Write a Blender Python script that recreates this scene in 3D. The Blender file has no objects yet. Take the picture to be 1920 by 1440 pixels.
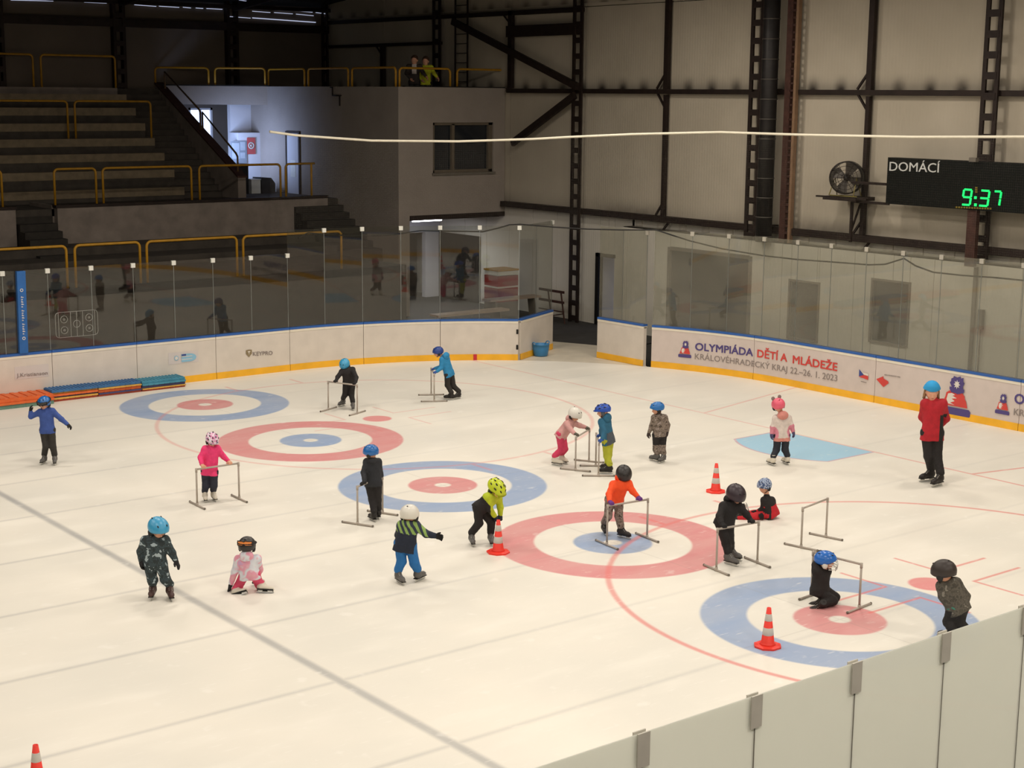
import bpy, bmesh, math, random
import numpy as np
from mathutils import Vector, Matrix
random.seed(4)
C = bpy.context.scene.collection
R = math.radians
# ---------------------------------------------------------------- camera
# world: X along the rink (goal line X=0, end boards X=3.95), Y across (far boards +13.05), Z up, ice at 0
CAM = np.array([-23.6257, -19.7921, 6.6650]); YAW, PITCH, ROLL, FPX = 0.901090, -0.182692, 0.009340, 2924.64
_f = np.array([math.cos(PITCH)*math.cos(YAW), math.cos(PITCH)*math.sin(YAW), math.sin(PITCH)])
_r = np.array([math.sin(YAW), -math.cos(YAW), 0.0]); _u = np.cross(_r, _f)
_c, _s = math.cos(ROLL), math.sin(ROLL)
RT, UP, FW = _c*_r+_s*_u, -_s*_r+_c*_u, _f
cd = bpy.data.cameras.new('camera'); cam = bpy.data.objects.new('camera', cd); C.objects.link(cam)
cd.lens = FPX/1920*36; cd.sensor_width = 36; cd.clip_end = 300
cam.matrix_world = Matrix(((RT[0], UP[0], -FW[0], CAM[0]), (RT[1], UP[1], -FW[1], CAM[1]), (RT[2], UP[2], -FW[2], CAM[2]), (0, 0, 0, 1)))
sc = bpy.context.scene; sc.camera = cam
sc.view_settings.view_transform = 'Standard'; sc.view_settings.look = 'None'
sc.view_settings.exposure = 0.0; sc.view_settings.gamma = 1.0; sc.view_settings.use_curve_mapping = False
# ---------------------------------------------------------------- light
w = bpy.data.worlds.new('world'); sc.world = w; w.use_nodes = True
w.node_tree.nodes['Background'].inputs[0].default_value = (0.55, 0.65, 0.85, 1)
w.node_tree.nodes['Background'].inputs[1].default_value = 0.032
def area(name, loc, size, energy, col, rot=(0, 0, 0), spread=180):
    l = bpy.data.lights.new(name, 'AREA'); l.shape = 'RECTANGLE'; l.size, l.size_y = size
    l.energy = energy; l.color = col; l.spread = R(spread)
    o = bpy.data.objects.new(name, l); C.objects.link(o); o.location = loc; o.rotation_euler = rot
    return o
WARM = (1.0, 0.905, 0.79)
for x in (-26, -19, -12, -5, 1.0):
    for y in (-10, -3.5, 3, 8.5):
        area('rink_lamp', (x, y, 9.7), (1.6, 0.5), (226 if x > -18 else 190)*(.85 if y < -5 else 1), WARM, spread=180)
for x in (-20, -13, -6): area('near_glass_fill', (x, -17.2, 8.6), (1.4, .5), 400, WARM, spread=180)  # unseen fill lights added on the camera side to brighten the near glass
area('alcove_daylight', (.95, 26.9, 4.75), (.8, 1.1), 95, (0.45, 0.6, 1.0), (R(84), 0, R(-66)))
area('passage_tube_light', (4.85, 21.1, 2.72), (1.2, 0.12), 62, (0.9, 0.9, 1.0))

# ---------------------------------------------------------------- pixel helpers (1920x1440 frame)
def ray(u, v): return RT*((u-960)/FPX) - UP*((v-720)/FPX) + FW
def gz(u, v, z=0.0): d = ray(u, v); return CAM + d*((z-CAM[2])/d[2])
def ony(u, v, y): d = ray(u, v); return CAM + d*((y-CAM[1])/d[1])
def onx(u, v, x): d = ray(u, v); return CAM + d*((x-CAM[0])/d[0])
def height_at(x, y, v):
    lo, hi = -5, 40
    for _ in range(50):
        m = (lo+hi)/2; p = np.array([x, y, m])-CAM
        if 720-FPX*(p@UP)/(p@FW) > v: lo = m
        else: hi = m
    return m
# ---------------------------------------------------------------- materials
def lin(c):
    if isinstance(c, str): c = tuple(int(c[i:i+2], 16)/255 for i in (0, 2, 4))
    return tuple((x/12.92 if x <= .04045 else ((x+.055)/1.055)**2.4) for x in c)
_m = {}
def mat(name, col, rough=.6, metal=0., var=.12, nscale=6., bump=0., bscale=40., spec=.4, emit=None, es=1.):
    if name in _m: return _m[name]
    m = bpy.data.materials.new(name); m.use_nodes = True; nt = m.node_tree; b = nt.nodes['Principled BSDF']
    c = lin(col); b.inputs['Roughness'].default_value = rough; b.inputs['Metallic'].default_value = metal
    b.inputs['Specular IOR Level'].default_value = spec
    tc = nt.nodes.new('ShaderNodeTexCoord'); n = nt.nodes.new('ShaderNodeTexNoise'); n.inputs['Scale'].default_value = nscale; n.inputs['Detail'].default_value = 4
    nt.links.new(tc.outputs['Object'], n.inputs['Vector'])
    r = nt.nodes.new('ShaderNodeValToRGB'); r.color_ramp.elements[0].position = .3; r.color_ramp.elements[1].position = .7
    r.color_ramp.elements[0].color = (*[x*(1-var) for x in c], 1); r.color_ramp.elements[1].color = (*[min(1, x*(1+var*.6)) for x in c], 1)
    nt.links.new(n.outputs['Fac'], r.inputs['Fac']); nt.links.new(r.outputs['Color'], b.inputs['Base Color'])
    if bump:
        n2 = nt.nodes.new('ShaderNodeTexNoise'); n2.inputs['Scale'].default_value = bscale; nt.links.new(tc.outputs['Object'], n2.inputs['Vector'])
        bp = nt.nodes.new('ShaderNodeBump'); bp.inputs['Strength'].default_value = bump; bp.inputs['Distance'].default_value = .02
        nt.links.new(n2.outputs['Fac'], bp.inputs['Height']); nt.links.new(bp.outputs['Normal'], b.inputs['Normal'])
    if emit is not None:
        b.inputs['Emission Color'].default_value = (*lin(emit), 1); b.inputs['Emission Strength'].default_value = es
    _m[name] = m; return m
def camo(name, cols, scale=9., rough=.85, stops=None):
    if name in _m: return _m[name]
    m = bpy.data.materials.new(name); m.use_nodes = True; nt = m.node_tree; b = nt.nodes['Principled BSDF']
    b.inputs['Roughness'].default_value = rough
    tc = nt.nodes.new('ShaderNodeTexCoord'); n = nt.nodes.new('ShaderNodeTexNoise'); n.inputs['Scale'].default_value = scale; n.inputs['Detail'].default_value = 2.5
    nt.links.new(tc.outputs['Object'], n.inputs['Vector'])
    r = nt.nodes.new('ShaderNodeValToRGB'); r.color_ramp.interpolation = 'CONSTANT'
    k = len(cols); stops = stops or [0]+[.38+.24*i/max(1, k-2) for i in range(k-1)]
    while len(r.color_ramp.elements) < k: r.color_ramp.elements.new(.5)
    for e, s, c in zip(r.color_ramp.elements, stops, cols): e.position = s
    for e, c in zip(r.color_ramp.elements, cols): e.color = (*lin(c), 1)
    nt.links.new(n.outputs['Fac'], r.inputs['Fac']); nt.links.new(r.outputs['Color'], b.inputs['Base Color'])
    _m[name] = m; return m
class NT:
    """tiny node-expression helper"""
    def __init__(s, m): s.nt = m.node_tree; s.l = s.nt.links
    def put(s, inp, v):
        if isinstance(v, (int, float)): inp.default_value = v
        else: s.l.new(v, inp)
    def m(s, op, a, b=0., c=None):
        n = s.nt.nodes.new('ShaderNodeMath'); n.operation = op; s.put(n.inputs[0], a); s.put(n.inputs[1], b)
        if c is not None: s.put(n.inputs[2], c)
        return n.outputs[0]
    def band(s, x, lo, hi, soft):   # 1 inside lo..hi with soft edges
        return s.m('MULTIPLY', s.step(x, lo, soft), s.m('SUBTRACT', 1., s.step(x, hi, soft)))
    def step(s, x, e, soft):
        n = s.nt.nodes.new('ShaderNodeMapRange'); n.interpolation_type = 'SMOOTHSTEP'; s.put(n.inputs['Value'], x)
        n.inputs['From Min'].default_value = e-soft; n.inputs['From Max'].default_value = e+soft; return n.outputs['Result']
    def mul(s, *a):
        r = a[0]
        for b in a[1:]: r = s.m('MULTIPLY', r, b)
        return r
    def mx(s, a, b): return s.m('MAXIMUM', a, b)
    def length(s, x, y): return s.m('SQRT', s.m('ADD', s.m('MULTIPLY', x, x), s.m('MULTIPLY', y, y)))
    def noise(s, vec, scale, detail=3.):
        n = s.nt.nodes.new('ShaderNodeTexNoise'); n.inputs['Scale'].default_value = scale; n.inputs['Detail'].default_value = detail
        if vec is not None: s.l.new(vec, n.inputs['Vector'])
        return n.outputs['Fac']
    def mix(s, f, a, b):
        n = s.nt.nodes.new('ShaderNodeMix'); n.data_type = 'RGBA'; s.put(n.inputs[0], f)
        for i, v in ((6, a), (7, b)):
            if isinstance(v, tuple): n.inputs[i].default_value = (*v[:3], 1)
            else: s.l.new(v, n.inputs[i])
        return n.outputs[2]
# ---------------------------------------------------------------- mesh helpers
def link(name, me, m=None, parent=None):
    o = bpy.data.objects.new(name, me); C.objects.link(o)
    if m is not None and me is not None and len(me.materials) == 0: me.materials.append(m)
    if parent is not None: o.parent = parent
    return o
class MB:
    def __init__(s): s.v = []; s.f = []; s.sm = []; s.mi = []
    def add(s, vs, fs, smooth=False, mi=0):
        b = len(s.v); s.v += [tuple(map(float, p)) for p in vs]; s.f += [tuple(i+b for i in f) for f in fs]; s.sm += [smooth]*len(fs); s.mi += [mi]*len(fs); return s
    def box(s, lo, hi, mi=0):
        x0, y0, z0 = lo; x1, y1, z1 = hi
        return s.add([(x0,y0,z0),(x1,y0,z0),(x1,y1,z0),(x0,y1,z0),(x0,y0,z1),(x1,y0,z1),(x1,y1,z1),(x0,y1,z1)],
              [(0,3,2,1),(4,5,6,7),(0,1,5,4),(1,2,6,5),(2,3,7,6),(3,0,4,7)], mi=mi)
    def hexa(s, p, mi=0):  # 8 points, bottom 4 then top 4 (ccw)
        return s.add(p, [(0,3,2,1),(4,5,6,7),(0,1,5,4),(1,2,6,5),(2,3,7,6),(3,0,4,7)], mi=mi)
    def bar(s, a, b, w_, h_, up=(0,0,1), mi=0):   # rectangular bar from a to b
        a, b, up = Vector(a), Vector(b), Vector(up); d = (b-a).normalized(); x = d.cross(up).normalized(); y = x.cross(d)
        c = [(-w_/2,-h_/2),(w_/2,-h_/2),(w_/2,h_/2),(-w_/2,h_/2)]
        return s.add([a+x*i+y*j for i, j in c]+[b+x*i+y*j for i, j in c], [(0,1,2,3),(7,6,5,4),(0,4,5,1),(1,5,6,2),(2,6,7,3),(3,7,4,0)], mi=mi)
    def tube(s, pts, r, n=8, cap=True, mi=0):
        pts = [Vector(p) for p in pts]; rs = r if isinstance(r, (list, tuple)) else [r]*len(pts)
        vs = []; ref = None
        for i, p in enumerate(pts):
            d = ((pts[min(i+1, len(pts)-1)]-pts[i]).normalized() + (pts[i]-pts[max(i-1, 0)]).normalized())
            d = d.normalized() if d.length > 1e-6 else Vector((0,0,1))
            if ref is None: ref = Vector((0,0,1)) if abs(d.z) < .9 else Vector((1,0,0))
            x = d.cross(ref).normalized(); y = d.cross(x).normalized(); ref = -y if False else x.cross(d)
            for k in range(n):
                a = 2*math.pi*k/n; vs.append(p+(x*math.cos(a)+y*math.sin(a))*rs[i])
        fs = [(i*n+k, i*n+(k+1)%n, (i+1)*n+(k+1)%n, (i+1)*n+k) for i in range(len(pts)-1) for k in range(n)]
        s.add(vs, fs, True, mi)
        if cap:
            b = len(s.v)-len(vs); s.f += [tuple(b+k for k in range(n))[::-1], tuple(b+(len(pts)-1)*n+k for k in range(n))]; s.sm += [False]*2; s.mi += [mi]*2
        return s
    def lathe(s, prof, n=24, c=(0,0,0), smooth=True, mi=0, ax=None):
        vs = []; fs = []
        for r_, z in prof:
            for k in range(n):
                a = 2*math.pi*k/n; p = Vector((r_*math.cos(a), r_*math.sin(a), z))
                if ax is not None: p = ax @ p
                vs.append(p+Vector(c))
        for i in range(len(prof)-1):
            for k in range(n): fs.append((i*n+k, i*n+(k+1)%n, (i+1)*n+(k+1)%n, (i+1)*n+k))
        return s.add(vs, fs, smooth, mi)
    def poly(s, pts, t, mi=0):   # planar polygon pts (3D) extruded by vector t
        n = len(pts); t = Vector(t); p = [Vector(q) for q in pts]
        return s.add(p+[q+t for q in p], [tuple(range(n))[::-1], tuple(range(n, 2*n))]+[(k, (k+1)%n, n+(k+1)%n, n+k) for k in range(n)], mi=mi)
    def ball(s, c, r, n=12, m=8, mi=0):
        r = r if isinstance(r, (tuple, list)) else (r, r, r); vs = []; fs = []
        for i in range(m+1):
            t = math.pi*i/m
            for k in range(n):
                a = 2*math.pi*k/n; vs.append((c[0]+r[0]*math.sin(t)*math.cos(a), c[1]+r[1]*math.sin(t)*math.sin(a), c[2]+r[2]*math.cos(t)))
        for i in range(m):
            for k in range(n): fs.append((i*n+k, (i+1)*n+k, (i+1)*n+(k+1)%n, i*n+(k+1)%n))
        return s.add(vs, fs, True, mi)
    def mesh(s, name, mats):
        me = bpy.data.meshes.new(name); me.from_pydata(s.v, [], s.f)
        me.polygons.foreach_set('use_smooth', s.sm); me.polygons.foreach_set('material_index', s.mi)
        for q in (mats if isinstance(mats, (list, tuple)) else [mats]): me.materials.append(q)
        bm = bmesh.new(); bm.from_mesh(me); bmesh.ops.recalc_face_normals(bm, faces=bm.faces); bm.to_mesh(me); bm.free()
        return me
    def build(s, name, mats, parent=None, loc=None):
        o = link(name, s.mesh(name, mats), None, parent)
        if loc is not None: o.location = loc
        return o
def tag(o, label=None, cat=None, group=None, kind=None):
    for k, v in (('label', label), ('category', cat), ('group', group), ('kind', kind)):
        if v: o[k] = v
    return o
def thing(name, label, cat, loc=(0,0,0), rz=0, group=None):
    o = bpy.data.objects.new(name, None); C.objects.link(o); o.location = loc; o.rotation_euler = (0,0,rz); o.empty_display_size = .2
    return tag(o, label, cat, group)
def copy_tree(o, parent=None):
    c = o.copy(); C.objects.link(c); c.parent = parent
    for ch in list(o.children): copy_tree(ch, c)
    return c
def text_mesh(s, size, depth=.004, bold=0., spacing=1., res=3):
    cu = bpy.data.curves.new('t', 'FONT'); cu.body = s; cu.size = size; cu.extrude = depth/2; cu.space_character = spacing; cu.resolution_u = res
    o = bpy.data.objects.new('t', cu); C.objects.link(o); dg = bpy.context.evaluated_depsgraph_get(); dg.update()
    me = bpy.data.meshes.new_from_object(o.evaluated_get(dg)); bpy.data.objects.remove(o)
    if bold:      # heavier strokes: shifted copies merged into the letters
        bm = bmesh.new(); bm.from_mesh(me); g0 = list(bm.verts)+list(bm.edges)+list(bm.faces)
        for k_, (dx, dy) in enumerate(((bold, 0), (0, bold), (bold, bold))):
            r = bmesh.ops.duplicate(bm, geom=g0); bmesh.ops.translate(bm, vec=(dx, dy, -.0006*(k_+1)), verts=[q for q in r['geom'] if isinstance(q, bmesh.types.BMVert)])
        bm.to_mesh(me); bm.free()
    return me
# ---------------------------------------------------------------- materials used by the hall
M = dict(
 board=mat('board_white', 'd6cdc2', .35, var=.06, nscale=3, bump=.05), banner=mat('banner_vinyl', 'cfc2bb', .4, var=.05, nscale=4),
 lip=mat('board_lip', 'e4dccb', .4, var=.04), blue=mat('cap_blue', '2f5fa8', .35, var=.08), kick=mat('kick_yellow', 'f2b52c', .35, var=.1, nscale=3),
 red=mat('line_red', 'c8323a', .5), steel=mat('dark_steel', '2c211c', .6, .3, var=.3, nscale=5, bump=.2), steel2=mat('rust_steel', '4a2f27', .65, .2, var=.3, nscale=7),
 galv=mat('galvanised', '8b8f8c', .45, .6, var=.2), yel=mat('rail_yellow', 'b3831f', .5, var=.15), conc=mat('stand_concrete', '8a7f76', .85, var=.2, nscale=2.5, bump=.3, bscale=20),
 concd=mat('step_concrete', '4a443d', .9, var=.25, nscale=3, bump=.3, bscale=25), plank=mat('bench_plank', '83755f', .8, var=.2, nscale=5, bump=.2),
 render=mat('block_render', '9a9087', .9, var=.07, nscale=1.5, bump=.3, bscale=30), renderw=mat('white_render', 'c9c8cc', .85, var=.05, nscale=1.2, bump=.15, bscale=30),
 rubber=mat('rubber_floor', '3a3836', .8, var=.2, nscale=3, bump=.3), roof=mat('roof_sheet', '2b2826', .8, var=.2), black=mat('black_paint', '161514', .5, var=.2),
 farwall=mat('far_wall_panel', '6c625a', .85, var=.12, nscale=1.2, bump=.15), white=mat('clamp_white', 'dcdcd4', .4, var=.04), wood=mat('old_wood', '6b4c35', .7, var=.2),
 dgrey=mat('grey_frame', '6f685e', .6, var=.1), glassdark=mat('dark_pane', '22262c', .15, var=.1, spec=.8), cream=mat('cord_cream', 'e9e2cd', .5, var=.05),
 sign_p=mat('print_purple', '51457f', .5, var=.05), sign_r=mat('print_red', 'd0453f', .5, var=.05), sign_g=mat('print_grey', '8e837f', .5, var=.05), sign_w=mat('print_white', 'ddd6cc', .5, var=.03),
 sign_b=mat('print_blue', '8cbdd6', .5, var=.05), sign_n=mat('print_navy', '3d4a8c', .5, var=.05), stick=mat('sticker_pale', 'd0c8c4', .4, var=.03), gold=mat('print_gold', '8c7c5c', .5), decalw=mat('decal_white', 'b9b9b2', .5, var=.05),
)
# glass: slab with light haze
def glass(name, tint, haze, hazecol, rough=.02, tw=.5, vary=.25):
    m = bpy.data.materials.new(name); m.use_nodes = True; nt = m.node_tree; nt.nodes.clear()
    out = nt.nodes.new('ShaderNodeOutputMaterial'); tr = nt.nodes.new('ShaderNodeBsdfTransparent'); tr.inputs[0].default_value = (*tint, 1)
    gl = nt.nodes.new('ShaderNodeBsdfGlossy'); gl.inputs['Roughness'].default_value = rough
    df = nt.nodes.new('ShaderNodeBsdfDiffuse'); df.inputs[0].default_value = (*lin(hazecol), 1)
    lw = nt.nodes.new('ShaderNodeLayerWeight'); lw.inputs[0].default_value = .5; pw = nt.nodes.new('ShaderNodeMath'); pw.operation = 'POWER'; pw.inputs[1].default_value = 5.; nt.links.new(lw.outputs['Facing'], pw.inputs[0])
    fr = nt.nodes.new('ShaderNodeMath'); fr.operation = 'MULTIPLY_ADD'; fr.inputs[1].default_value = .9; fr.inputs[2].default_value = .045; nt.links.new(pw.outputs[0], fr.inputs[0])
    tc = nt.nodes.new('ShaderNodeTexCoord'); no = nt.nodes.new('ShaderNodeTexNoise'); no.inputs['Scale'].default_value = .8; nt.links.new(tc.outputs['Object'], no.inputs[0])
    mr = nt.nodes.new('ShaderNodeMapRange'); mr.inputs['From Min'].default_value = .3; mr.inputs['From Max'].default_value = .7
    mr.inputs['To Min'].default_value = haze*(1-vary); mr.inputs['To Max'].default_value = min(1, haze*(1+vary)); nt.links.new(no.outputs['Fac'], mr.inputs['Value'])
    tl = nt.nodes.new('ShaderNodeBsdfTranslucent'); tl.inputs[0].default_value = (*lin(hazecol), 1); dm = nt.nodes.new('ShaderNodeMixShader'); dm.inputs[0].default_value = tw; nt.links.new(df.outputs[0], dm.inputs[1]); nt.links.new(tl.outputs[0], dm.inputs[2])
    a = nt.nodes.new('ShaderNodeMixShader'); nt.links.new(mr.outputs[0], a.inputs[0]); nt.links.new(tr.outputs[0], a.inputs[1]); nt.links.new(dm.outputs[0], a.inputs[2])
    b = nt.nodes.new('ShaderNodeMixShader'); nt.links.new(fr.outputs[0], b.inputs[0]); nt.links.new(a.outputs[0], b.inputs[1]); nt.links.new(gl.outputs[0], b.inputs[2])
    nt.links.new(b.outputs[0], out.inputs[0]); return m
M['glass_far'] = glass('glass_far', (.84, .85, .82), .035, '8c8478')
M['glass_end'] = glass('glass_end', (.90, .91, .88), .19, 'b9b4a4', tw=.35, vary=.3)
M['glass_near'] = glass('glass_near', (.88, .905, .885), .80, 'f3f4ec', tw=.6, vary=.04)
# ---------------------------------------------------------------- ice
def ice_material():
    m = bpy.data.materials.new('ice'); m.use_nodes = True; n = NT(m); nt = m.node_tree; b = nt.nodes['Principled BSDF']
    tc = nt.nodes.new('ShaderNodeTexCoord'); P = tc.outputs['Object']; sep = nt.nodes.new('ShaderNodeSeparateXYZ'); nt.links.new(P, sep.inputs[0])
    X, Y = sep.outputs[0], sep.outputs[1]
    mp = nt.nodes.new('ShaderNodeMapping'); mp.inputs['Scale'].default_value = (.25, .8, 1); mp.inputs['Rotation'].default_value = (0, 0, .5); nt.links.new(P, mp.inputs[0])
    big = n.noise(P, .35, 3.); streak = n.noise(mp.outputs[0], 2.2, 6.)
    base = n.mix(n.step(big, .5, .25), lin('efeade'), lin('e2dfd5'))
    base = n.mix(n.mul(n.step(streak, .62, .12), .35), base, lin('f7f3e9'))
    # joints of the refrigerated slab showing through the ice
    g = n.band(X, -14.61, -14.49, .045)
    yy = n.m('ABSOLUTE', n.m('SUBTRACT', n.m('MODULO', n.m('ADD', Y, 50*2.247+1.1235-1.57+.0), 2.247), 1.1235))
    gy = n.m('SUBTRACT', 1., n.step(yy, .03, .05))
    left = n.m('SUBTRACT', 1., n.step(X, -12.0, 6.0))
    f = n.mx(n.mul(g, .52), n.mul(gy, n.m('ADD', n.mul(left, .25), .10)))
    base = n.mix(n.mul(f, n.m('ADD', .6, n.mul(big, .8))), base, lin('7b7f86'))
    fade = n.m('ADD', .62, n.mul(streak, .45))
    RED, BLU, LRED, CYAN = lin('d68386'), lin('8ba3c8'), lin('e39a94'), lin('9ccbe6')
    # curling houses
    hx, y0, s = -8.20, 10.44, 4.418
    k = n.m('ROUND', n.m('DIVIDE', n.m('SUBTRACT', y0, Y), s)); yl = n.m('SUBTRACT', n.m('SUBTRACT', y0, Y), n.m('MULTIPLY', k, s))
    ok = n.m('MULTIPLY', n.m('GREATER_THAN', k, -.5), n.m('LESS_THAN', k, 4.5)); d = n.length(n.m('SUBTRACT', X, hx), yl)
    odd = n.m('MODULO', k, 2.)
    outer = n.mul(n.band(d, 1.20, 1.81, .03), ok, fade); inner = n.mul(n.band(d, .14, .60, .03), ok, fade)
    base = n.mix(outer, base, n.mix(odd, BLU, RED)); base = n.mix(inner, base, n.mix(odd, RED, BLU))
    cross = n.mx(n.band(yl, -.012, .012, .01), n.band(X, hx-.012, hx+.012, .01)); base = n.mix(n.mul(cross, ok, n.m('LESS_THAN', d, 1.8), .18), base, lin('8f8a82'))
    # end-zone circles, spots, brackets (mirror in Y)
    aY = n.m('ABSOLUTE', Y); dx, dy = n.m('ADD', X, 6.), n.m('SUBTRACT', aY, 7.); dc = n.length(dx, dy)
    strong = n.m('ADD', .35, n.mul(n.m('SUBTRACT', 1., n.step(Y, -2., 5.)), .35))
    lines = n.band(dc, 4.46, 4.54, .03)
    def seg(x0, x1, y0_, y1): return n.mul(n.band(dx, x0, x1, .02), n.band(dy, y0_, y1, .02))
    adx, ady = n.m('ABSOLUTE', dx), n.m('ABSOLUTE', dy)
    br = n.mx(n.mul(n.band(adx, .58, 1.7, .02), n.band(ady, .27, .32, .02)), n.mul(n.band(adx, .58, .63, .02), n.band(ady, .27, 1.1, .02)))
    hash_ = n.mul(n.m('LESS_THAN', n.m('ABSOLUTE', n.m('SUBTRACT', adx, .85)), .04), n.band(ady, 4.45, 5.05, .02))
    gl = n.mul(n.band(X, -.03, .03, .02), n.m('LESS_THAN', aY, 11.8))
    # restricted-area lines behind the goal line
    tr = n.mul(n.m('LESS_THAN', n.m('ABSOLUTE', n.m('SUBTRACT', aY, n.m('ADD', 3.4, n.m('MULTIPLY', X, .225)))), .035), n.m('GREATER_THAN', X, 0.))
    base = n.mix(n.mul(n.mx(n.mx(lines, br), n.mx(n.mx(hash_, gl), tr)), strong), base, lin('e0716c'))
    base = n.mix(n.mul(n.m('SUBTRACT', 1., n.step(dc, .30, .03)), fade), base, lin('e08083'))
    # goal crease
    dg = n.length(X, Y); inside = n.mul(n.m('LESS_THAN', aY, 1.22), n.m('LESS_THAN', dg, 1.83), n.m('LESS_THAN', X, -.03))
    edge = n.mx(n.band(aY, 1.17, 1.22, .01), n.band(dg, 1.78, 1.83, .01))
    base = n.mix(n.mul(inside, .9), base, CYAN); base = n.mix(n.mul(inside, edge, .6), base, LRED)
    # skate scratches and snow
    mp2 = nt.nodes.new('ShaderNodeMapping'); mp2.inputs['Scale'].default_value = (2.5, 14, 1); mp2.inputs['Rotation'].default_value = (0, 0, .9); nt.links.new(P, mp2.inputs[0])
    sc_ = n.noise(mp2.outputs[0], 1.5, 8.); base = n.mix(n.mul(n.step(sc_, .66, .06), .35), base, lin('f6f2ea'))
    base = n.mix(n.mul(n.step(n.noise(P, 3., 8.), .68, .05), .3), base, lin('faf7f0'))
    nt.links.new(base, b.inputs['Base Color']); b.inputs['Specular IOR Level'].default_value = .35
    nt.links.new(n.m('ADD', .28, n.mul(streak, .3)), b.inputs['Roughness'])
    bp = nt.nodes.new('ShaderNodeBump'); bp.inputs['Strength'].default_value = .12; bp.inputs['Distance'].default_value = .01
    nt.links.new(n.noise(P, 9., 4.), bp.inputs['Height']); nt.links.new(bp.outputs[0], b.inputs['Normal'])
    return m
YF, YN, XE, RC = 13.05, -13.35, 3.95, 8.5
def path(s):
    """board line (rink side): s=0 where the far straight meets the corner; returns point, tangent, inward normal"""
    L = RC*math.pi/2; L2 = (YF-RC)-(YN+RC)
    if s < 0: p = (XE-RC+s, YF); a = 0
    elif s < L: a = s/RC; p = (XE-RC+RC*math.sin(a), YF-RC+RC*math.cos(a))
    elif s < L+L2: a = math.pi/2; p = (XE, YF-RC-(s-L))
    elif s < 2*L+L2: a = math.pi/2+(s-L-L2)/RC; p = (XE-RC+RC*math.sin(a), YN+RC+RC*math.cos(a))
    else: a = math.pi; p = (XE-RC-(s-2*L-L2), YN)
    return Vector((p[0], p[1], 0)), Vector((math.cos(a), -math.sin(a), 0)), Vector((-math.sin(a), -math.cos(a), 0))
SEND = 2*RC*math.pi/2+(YF-RC)-(YN+RC)     # start of the near straight
def straight(a, b, flip=False):
    a, b = Vector((*a, 0)), Vector((*b, 0)); t = (b-a).normalized(); n_ = Vector((t.y, -t.x, 0))*(-1 if flip else 1)
    return lambda s: (a+t*s, t, n_)
def sweep(pathf, s0, s1, prof, name, m, parent, step=.35):
    n = max(1, int(math.ceil((s1-s0)/step))); mb = MB(); k = len(prof); vs = []
    for i in range(n+1):
        p, t, nn = pathf(s0+(s1-s0)*i/n)
        vs += [p+nn*o+Vector((0, 0, z)) for o, z in prof]
    fs = [(i*k+j, i*k+(j+1) % k, (i+1)*k+(j+1) % k, (i+1)*k+j) for i in range(n) for j in range(k)]+[tuple(range(k))[::-1], tuple(n*k+j for j in range(k))]
    mb.add(vs, fs); return mb.build(name, m, parent)
def rect(o0, o1, z0, z1): return [(o0, z0), (o1, z0), (o1, z1), (o0, z1)]
def board_panel(pf, s0, s1, parent, face='board'):
    g = .006
    bp = sweep(pf, s0+g, s1-g, rect(-.10, 0, .0, 1.0), 'board_panel', M[face], parent)
    sweep(pf, s0+g, s1-g, rect(-.02, .012, .001, .155), 'kick_strip', M['kick'], bp)
    sweep(pf, s0+g, s1-g, rect(-.11, .008, .955, 1.012), 'board_lip', M['lip'], bp)
    sweep(pf, s0+g, s1-g, rect(-.13, .014, 1.012, 1.062), 'cap_rail', M['blue'], bp)
    return bp
def pane(pf, s0, s1, top, m, parent, clamp=True, o=-.045, big=False):
    a, _, nn = pf(s0+.006); b, _, _ = pf(s1-.006); mb = MB(); z0 = 1.062
    lo = [a+nn*o, b+nn*o, b+nn*(o-.012), a+nn*(o-.012)]
    mb.hexa([q+Vector((0, 0, z0)) for q in lo]+[q+Vector((0, 0, top)) for q in lo]); mb.build('glass_pane', m, parent)
    p, t, nn = pf(s1); mb = MB()
    mb.bar(p+nn*(o-.006)+Vector((0, 0, z0)), p+nn*(o-.006)+Vector((0, 0, top-.02)), .008, .014, up=t); mb.build('glass_joint', M['dgrey' if big else 'galv'], parent)
    if clamp:
        mb = MB(); hw = .05 if not big else .05; hh = .095 if not big else .21
        for sg in (.014, -.026):
            c = p+nn*(o+sg); q = [c-t*hw, c+t*hw, c+t*hw+nn*.01, c-t*hw+nn*.01]
            mb.hexa([x+Vector((0, 0, top-hh)) for x in q]+[x+Vector((0, 0, top+.008)) for x in q])
        mb.build('glass_clamp', (M['white'] if m is M['glass_far'] else CE) if not big else CL, parent)
CL = mat('clamp_plastic', 'bdb8ac', .4, var=.08)
CE = mat('clamp_end', 'b0ab9f', .5, var=.05)
# the slab and floor
mb = MB(); pts = [path(s)[0] for s in np.arange(-6, SEND+.01, .5)]
poly = [(-58, YF+.0, 0), *[tuple(p) for p in pts], (-58, YN, 0)]
mb.poly([(x, y, -.04) for x, y, z in poly][::-1], (0, 0, .04)); tag(mb.build('floor', ice_material()), 'white skating ice with painted circles and rings', 'ice', kind='structure')
mb = MB().box((-60, -32, -.4), (7.6, 30.5, -.045)); tag(mb.build('floor_hall', M['rubber']), kind='structure')
snow = mat('gate_snow', 'cfc6b4', .5, var=.12, nscale=2, bump=.3)
mb = MB().poly([(.9, 11.2, -.044), (2.9, 8.2, -.044), (4.6, 10.9, -.044), (4.1, 12.1, -.044), (3.6, 13.2, -.044), (2.6, 12.2, -.044)], (0, 0, .04))
tag(mb.build('floor_gate', snow), kind='structure')
mb = MB().poly([(3.6, 13.2, -.044), (4.1, 12.1, -.044), (4.6, 10.9, -.044), (6.7, 11.5, -.044), (6.7, 15.0, -.044), (5.2, 15.2, -.044)], (0, 0, .03))
tag(mb.build('rubber_mat', M['rubber']), 'dark rubber walking mat outside the open rink gate', 'mat')
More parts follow.
